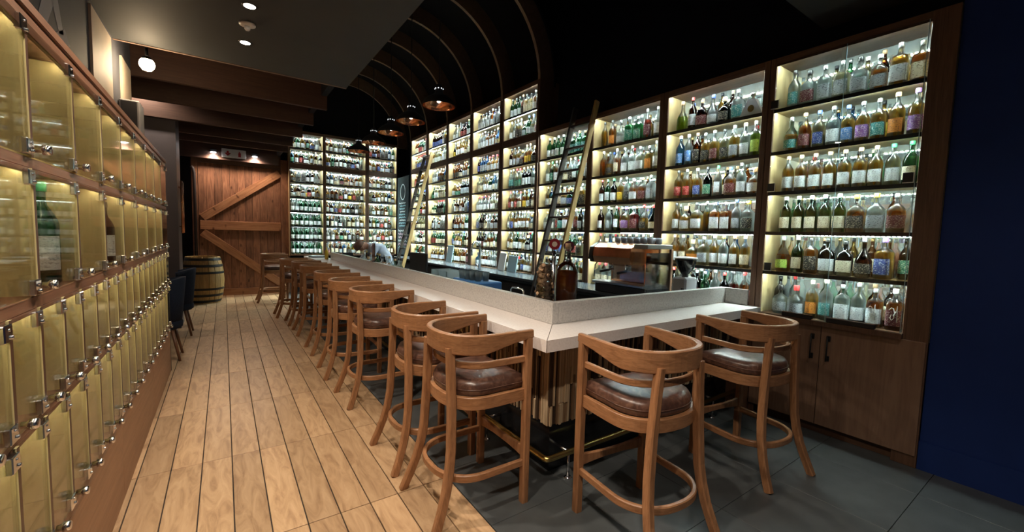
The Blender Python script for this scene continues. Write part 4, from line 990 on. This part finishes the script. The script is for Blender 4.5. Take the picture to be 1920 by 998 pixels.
for k in range(9): scrawl(2.33-k*.075, 11.1-r.random()*.1, 10.52+r.random()*.15, 'chalk_teal' if k % 3 else 'chalk_white')
for k in range(6): scrawl(1.6-k*.09, 11.12, 10.5, ('chalk_white', 'chalk_pink', 'chalk_pink', 'chalk_white', 'chalk_pink', 'chalk_teal')[k], .03)

# ================================================================== things behind the bar
# espresso machine on the back counter
cm = thing('espresso_machine', 'espresso machine with wooden side and cups on top', 'coffee machine', (3.66, 2.98, .952), RZR)
# local x = viewer's right (world -y), local y = into wall (world +x)
b = MB(); b.box((-.34, -.20, .0), (.36, .20, .10), 0, .008); b.build('base', 'black_satin', cm)
b = MB(); b.box((-.36, -.23, .10), (.34, -.05, .125), 0, .004); b.build('drip_tray', 'steel', cm)
b = MB(); b.box((-.30, .02, .10), (.16, .20, .36)); b.build('back_body', 'copper', cm)
pts = [(-.24, .33), (-.27, .40), (-.25, .50), (-.16, .545), (.20, .55), (.20, .33)]
n = len(pts); b = MB(); b.add([(-.33, y, z) for y, z in pts]+[(.19, y, z) for y, z in pts], [tuple(range(n)), tuple(reversed(range(n, 2*n)))]+[(i, n+i, n+(i+1) % n, (i+1) % n) for i in range(n)]); b.build('hood', 'copper', cm)
b = MB(); b.add([(-.38, y*1.04, z) for y, z in pts]+[(-.332, y*1.04, z) for y, z in pts], [tuple(range(n)), tuple(reversed(range(n, 2*n)))]+[(i, n+i, n+(i+1) % n, (i+1) % n) for i in range(n)]); b.build('side_cheek', 'black_satin', cm)
b = MB(); b.box((.355, -.22, .02), (.361, .17, .46)); b.build('side_glass', 'glass_pane', cm)
b = MB(); b.box((.345, .165, 0), (.375, .20, .50), 0, .004); b.build('rear_post', 'walnut', cm)
b = MB(); b.box((.20, -.20, .10), (.352, .18, .115)); b.build('cup_shelf', 'steel', cm)
for x in (-.18, .06):
    b = MB(); b.cyl((x, -.12, .34), (x, -.12, .26), .034, 14); b.cyl((x, -.12, .26), (x, -.12, .245), .038, 14); b.build('group_head', 'chrome', cm)
    b = MB(); b.cyl((x, -.15, .252), (x, -.29, .235), .013, 10); b.build('portafilter_handle', 'black_satin', cm)
b = MB(); b.sweep([(-.29, -.2, .36), (-.29, -.26, .30), (-.29, -.27, .17)], .007, .007, 0, True, round_=8); b.build('steam_wand', 'chrome', cm)
b = MB(); b.box((-.05, -.235, .16), (.345, -.228, .47)); b.build('front_glass', 'glass_pane', cm)
b = MB(); b.box((.19, -.21, .50), (.36, .20, .545), 0, .004); b.build('cup_rack', 'steel', cm)
cup = MB(); cup.lathe([(0, 0), (.026, 0), (.036, .045), (.038, .062), (.034, .062), (.03, .01), (0, .008)], 14, cap=False); cup_me = cup.mesh('cup', 'cup')
k = 0
for i in range(6):
    for j in range(2):
        u, v = -.12+i*.085, -.10+j*.14; o = link('cup', cup_me, None, (3.66+v, 2.98-u, 1.5035), 0); o.rotation_euler.x = 0
        tag(o, 'pale cup on the espresso machine, %s row, %s from left' % (('front', 'back')[j], ORD[i]), 'cup', 'cups on the espresso machine'); k += 1
# grinder
gr = thing('coffee_grinder', 'grey coffee grinder with dark glass hopper beside the espresso machine', 'coffee grinder', (3.70, 2.36, .952), RZR)
b = MB(); b.box((-.075, -.10, 0), (.075, .10, .24), 0, .015); b.build('body', 'grey_case', gr)
b = MB(); b.lathe([(.03, .24), (.035, .27), (.08, .33), (.098, .40), (.10, .42)], 20); b.build('hopper', 'black_gloss', gr)
b = MB(); b.lathe([(.104, .42), (.104, .432), (.02, .44)], 20); b.build('hopper_lid', 'white_plastic', gr)
b = MB(); b.box((.03, -.104, .08), (.065, -.10, .14)); b.build('control_panel', 'black_satin', gr)
gs = thing('counter_plinth', 'short black counter under the coffee grinder', 'counter', (0, 0, 0))
b = MB(); b.box((3.47, 2.15, 0), (3.936, 2.615, .951), 0, .003); b.build('base', 'black_matt', gs)
# taps with round badges
for k, (px, py, mat, lab) in enumerate(((1040, 458, 'badge_red', 'round red beer tap badge'), (1067, 462, 'badge_plum', 'round plum beer tap badge'))):
    p = at_y(px, py, 2.42)
    t = thing('beer_tap', lab+(' left of the other' if k == 0 else ' right of the other'), 'beer tap', (p.x, p.y, .90), 0, 'beer taps at the bar corner')
    b = MB(); b.cyl((0, 0, 0), (0, 0, p.z-.90-.05), .016, 12); b.lathe([(.035, 0), (.035, .01), (.018, .02)], 14); b.build('column', 'chrome', t)
    d = (Vector((0, 0, CAM_H))-p); d.z = 0; d.normalize(); sd = Vector((-d.y, d.x, 0)); c = Vector((0, 0, p.z-.90))
    b = MB(); b.cyl(tuple(c-d*.008), tuple(c+d*.008), 0.042, 24, smooth=False); bd = b.build('badge', mat, t)
    b = MB(); b.cyl(tuple(c+d*.0082), tuple(c+d*.0095), .02 if k == 0 else .024, 20, smooth=False); b.build('badge_face', 'badge_cream' if k == 0 else 'badge_plum', bd)
    b = MB(); b.cyl(tuple(c+d*.01-Vector((0, 0, .09))), tuple(c+d*.05-Vector((0, 0, .10))), .008, 8); b.build('spout', 'chrome', t)
# jar of corks and big amber bottle standing behind the corner of the upstand
jp = Vector((1.945, 2.375, .9005))
jr = thing('cork_jar', 'tall glass jar full of wine corks behind the bar corner', 'jar', jp)
b = MB(); b.lathe([(0, .002), (.062, .0), (.07, .01), (.068, .25), (.05, .42), (.036, .47), (.038, .49)], 20, cap=False); b.build('glass', 'tumbler_glass', jr)
ck = MB(); ck.cyl((0, 0, -.023), (0, 0, .023), .0135, 8, smooth=False); ck_me = ck.mesh('cork', 'cork'); r = random.Random(11)
for k in range(110):
    z = .02+.42*(k/110); R_ = (.055 if z < .24 else .055-.022*(z-.24)/.17); a = r.random()*2*PI; q = math.sqrt(r.uniform(.35, 1))*R_
    o = link('cork', ck_me, jr, (q*math.cos(a), q*math.sin(a), z)); o.rotation_euler = (r.random()*PI, r.random()*PI, r.random()*PI)
bp = Vector((2.085, 2.285, .9005))
dj = thing('demijohn', 'large bottle of dark amber spirit standing behind the bar corner', 'bottle', bp)
b = MB(); b.lathe([(0, .003), (.07, 0), (.079, .012), (.081, .36), (.077, .41), (.06, .445), (.034, .465), (.025, .49), (.023, .56), (.028, .565), (.028, .58)], 24, cap=False); b.build('glass', 'tumbler_glass', dj)
liquid('l_demijohn', (.30, .085, .02), .55)
b = MB(); b.lathe([(0, .006), (.068, .005), (.076, .015), (.078, .36), (.074, .40), (0, .40)], 20, cap=False); b.build('liquid', 'l_demijohn', dj)
b = MB(); b.cyl((0, 0, .56), (0, 0, .605), .02, 12); b.build('stopper', 'cork', dj)
# faucet
fc = thing('faucet', 'tall chrome faucet arching over the back counter sink', 'faucet', (3.62, 6.19, .952))
b = MB(); pts = [(0, 0, 0), (0, 0, .38)]+[(-.08+.08*math.cos(a), 0, .38+.09*math.sin(a)) for a in [PI*k/10 for k in range(1, 11)]]+[(-.16, 0, .24)]
b.sweep(pts, .02, .02, 0, True, round_=10); b.build('spout', 'chrome', fc)
b = MB(); b.cyl((0, .04, 0), (0, .04, .06), .014, 10); b.cyl((0, .04, .06), (-.01, .10, .09), .007, 8); b.build('lever', 'chrome', fc)
# boards leaning beside the faucet
for k, (y, h, wd, mt, lab) in enumerate(((5.86, .30, .20, 'sign_white', 'white chopping board leaning behind the faucet'), (5.55, .27, .26, 'panel_pale_blue', 'pale blue board leaning right of the faucet'), (7.85, .36, .26, 'panel_pale_blue', 'pale panel leaning left of the faucet farther back'))):
    b = MB(); b.box((-.008, -wd/2, 0), (.008, wd/2, h), 0, .006); o = b.build('leaning_board', mt, None, (3.84, y, .957)); o.rotation_euler.y = .17; tag(o, lab, 'board', 'boards on the back counter')
# till screen behind the upstand
t = thing('till_screen', 'black till screen seen from behind above the upstand', 'till', (2.02, 4.98, .90), .25)
b = MB(); b.box((-.02, -.17, .10), (.02, .17, .40), 0, .01); b.build('screen', 'black_matt', t)
b = MB(); b.box((-.08, -.09, 0), (.08, .09, .02), 0, .004); b.cyl((0, 0, .02), (0, 0, .14), .025, 10); b.build('stand', 'black_matt', t)
# clear tubs, blue crate and tumblers on the service counter
for k, (y, lab) in enumerate(((4.36, 'clear plastic tub left of the blue crate'), (4.14, 'clear plastic tub next to the blue crate'))):
    b = MB(); b.box((-.12, -.09, 0), (.12, .09, .006)); 
    for a, c in (((-.12, -.09, 0), (-.115, .09, .24)), ((.115, -.09, 0), (.12, .09, .24)), ((-.12, -.09, 0), (.12, -.085, .24)), ((-.12, .085, 0), (.12, .09, .24))): b.box(a, c)
    o = b.build('plastic_tub', 'tumbler', None, (2.08, y, .9015)); tag(o, lab, 'tub', 'tubs behind the upstand')
b = MB(); b.box((-.13, -.28, 0), (.13, .28, .19), 0, .01); o = b.build('crate', 'blue_plastic', None, (2.12, 3.68, .9015)); tag(o, 'blue crate behind the upstand holding tumblers', 'crate')
tm = MB(); tm.lathe([(.0, .004), (.028, 0), (.034, .09), (.031, .09), (.026, .008), (0, .008)], 12, cap=False); tme = tm.mesh('tumbler', 'tumbler')
for k in range(8):
    o = link('tumbler', tme, None, (2.05+.09*(k % 2), 3.86-(k//2)*.11, 1.0925)); tag(o, 'upturned tumbler on the blue crate, %s row, %s from far end' % (('near', 'far')[k % 2], ORD[k//2]), 'glass', 'tumblers on the blue crate')
b = MB(); b.sweep([(0, -.09, 0), (0, -.09, .19), (0, -.07, .21), (0, .07, .21), (0, .09, .19), (0, .09, 0)], .008, .008, 0, True, round_=8); o = b.build('steel_hoop', 'chrome', None, (2.02, 2.82, .9005)); tag(o, 'steel hoop standing just above the upstand near the corner', 'steel hoop')
# acrylic stand, sauce bottle, tray, small screen at the far end of the bar
b = MB(); b.box((-.004, -.07, 0), (.004, .07, .27)); b.box((-.04, -.07, 0), (.02, .07, .006)); o = b.build('menu_stand', 'acrylic', None, (1.80, 6.15, 1.1155)); tag(o, 'clear acrylic menu stand on the upstand', 'menu stand')
b = MB(); b.lathe([(0, 0), (.035, 0), (.035, .16), (.012, .20), (.012, .24)], 12); o = b.build('squeeze_bottle', 'yellow_plastic', None, (1.70, 9.0, .9705)); tag(o, 'yellow squeeze bottle at the far end of the bar', 'bottle')
b = MB(); b.lathe([(0, 0), (.17, 0), (.19, .03), (.185, .03), (.165, .006), (0, .006)], 20, cap=False); o = b.build('serving_tray', 'black_satin', None, (1.66, 9.75, .9705)); tag(o, 'black round tray on the far end of the bar', 'tray')
b = MB(); b.box((-.10, -.02, .05), (.10, .02, .22), 0, .006); b.box((-.05, -.05, 0), (.05, .05, .012)); b.cyl((0, 0, .01), (0, 0, .08), .015, 8); o = b.build('card_terminal', 'black_matt', None, (2.05, 8.75, .9005)); tag(o, 'small black screen at the far end behind the upstand', 'screen')
r = random.Random(21)
for k in range(16):
    sp = random_spec(r); y = 5.5+k*.12
    put_bottle(sp, (1.95+.07*(k % 2), y, .9006), PI/2+r.uniform(-.4, .4), '%s %s bottle in the speed rail, %s from the till' % (colour_word(sp[1], sp[2]), SHAPE_WORD[sp[0]], ORD[k] if k < 14 else ('next to last', 'last')[k-14]), 'bottles behind the upstand', .95)

# ================================================================== barman bending over the service counter
PP = at_y(680, 458, 8.2)       # where the head shows, at the depth of the service counter
hx, hz = PP.x, PP.z
me = bpy.data.meshes.new('person'); bmz = bmesh.new()
J = {'pelvis': (hx+.50, 0, .93, .155), 'waist': (hx+.44, 0, 1.06, .15), 'chest': (hx+.28, 0, 1.20, .165), 'upper': (hx+.17, 0, 1.27, .14), 'neck': (hx+.09, 0, 1.275, .062), 'head0': (hx+.03, 0, 1.28, .085), 'head1': (hx-.04, 0, 1.255, .10), 'head2': (hx-.09, 0, 1.21, .075)}
for s, nm in ((-1, 'l'), (1, 'r')):
    J.update({'hip'+nm: (hx+.50, s*.10, .86, .105), 'knee'+nm: (hx+.46, s*.12, .48, .065), 'ankle'+nm: (hx+.52, s*.12, .09, .045), 'toe'+nm: (hx+.36, s*.13, .04, .04),
              'sho'+nm: (hx+.19, s*.19, 1.24, .075), 'elb'+nm: (hx+.08, s*.26, 1.03, .05), 'wri'+nm: (hx-.06, s*.20, .945, .032), 'palm'+nm: (hx-.13, s*.18, .93, .036)})
    for f in range(4): J['f%d%s' % (f, nm)] = (hx-.185, s*.18+(f-1.5)*.021, .925, .011); J['g%d%s' % (f, nm)] = (hx-.225+.006*abs(f-1.5), s*.18+(f-1.5)*.023, .915, .009)
    J['t0'+nm] = (hx-.13, s*.18-s*.05, .93, .012); J['t1'+nm] = (hx-.165, s*.18-s*.065, .922, .010)
E_ = [('pelvis', 'waist'), ('waist', 'chest'), ('chest', 'upper'), ('upper', 'neck'), ('neck', 'head0'), ('head0', 'head1'), ('head1', 'head2')]
for nm in 'lr':
    E_ += [('pelvis', 'hip'+nm), ('hip'+nm, 'knee'+nm), ('knee'+nm, 'ankle'+nm), ('ankle'+nm, 'toe'+nm), ('upper', 'sho'+nm), ('sho'+nm, 'elb'+nm), ('elb'+nm, 'wri'+nm), ('wri'+nm, 'palm'+nm), ('palm'+nm, 't0'+nm), ('t0'+nm, 't1'+nm)]
    for f in range(4): E_ += [('palm'+nm, 'f%d%s' % (f, nm)), ('f%d%s' % (f, nm), 'g%d%s' % (f, nm))]
names = list(J); me.from_pydata([(J[k][0], PP.y+J[k][1], J[k][2]) for k in names], [(names.index(a), names.index(c)) for a, c in E_], [])
pt = bpy.data.objects.new('person_tmp', me); COL.objects.link(pt)
md = pt.modifiers.new('skin', 'SKIN')
for i, k in enumerate(names):
    sv_ = me.skin_vertices[0].data[i]; sv_.radius = (J[k][3], J[k][3]); sv_.use_root = (k == 'pelvis')
sb = pt.modifiers.new('sub', 'SUBSURF'); sb.levels = 2; sb.render_levels = 2
dg = bpy.context.evaluated_depsgraph_get(); pme = bpy.data.meshes.new_from_object(pt.evaluated_get(dg)); bpy.data.objects.remove(pt, do_unlink=True)
pme.name = 'person'; pme.materials.clear()
for m_ in ('shirt', 'skin', 'trousers'): pme.materials.append(MATS[m_])
for p in pme.polygons:
    c = p.center; p.use_smooth = True
    p.material_index = 1 if (c.x < hx+.085 and c.z > 1.10) or (c.x < hx-.03 and c.z < 1.0) else 2 if c.z < .92 and c.x > hx+.2 else 0
per = link('person', pme); tag(per, 'person in a pale blue grey shirt bending over behind the bar', 'person')
b = MB(); b.lathe([(.108, 0), (.112, .03), (.100, .075), (.07, .105), (.0, .12)], 16, cap=False)
o = b.build('hair', 'hair', per, (hx-.045, PP.y, 1.262)); o.rotation_euler.y = -.95
b = MB(); b.lathe([(0, -.012), (.014, 0), (.0, .022)], 8, cap=False); o = b.build('nose', 'skin', per, (hx-.115, PP.y, 1.165))
for s in (-1, 1): b = MB(); b.lathe([(0, -.03), (.012, -.015), (.014, .01), (0, .03)], 8, cap=False); b.build('ear', 'skin', per, (hx-.02, PP.y+s*.10, 1.235))
b = MB(); b.box((hx+.12, PP.y-.16, .93), (hx+.20, PP.y+.16, 1.14), 0, .03); b.build('apron', 'apron', per)
b = MB(); b.sweep([(hx+.13, PP.y-.12, 1.10), (hx+.12, PP.y-.15, 1.28), (hx+.2, PP.y-.14, 1.38)], .018, .004); b.build('apron_strap', 'strap_white', per)
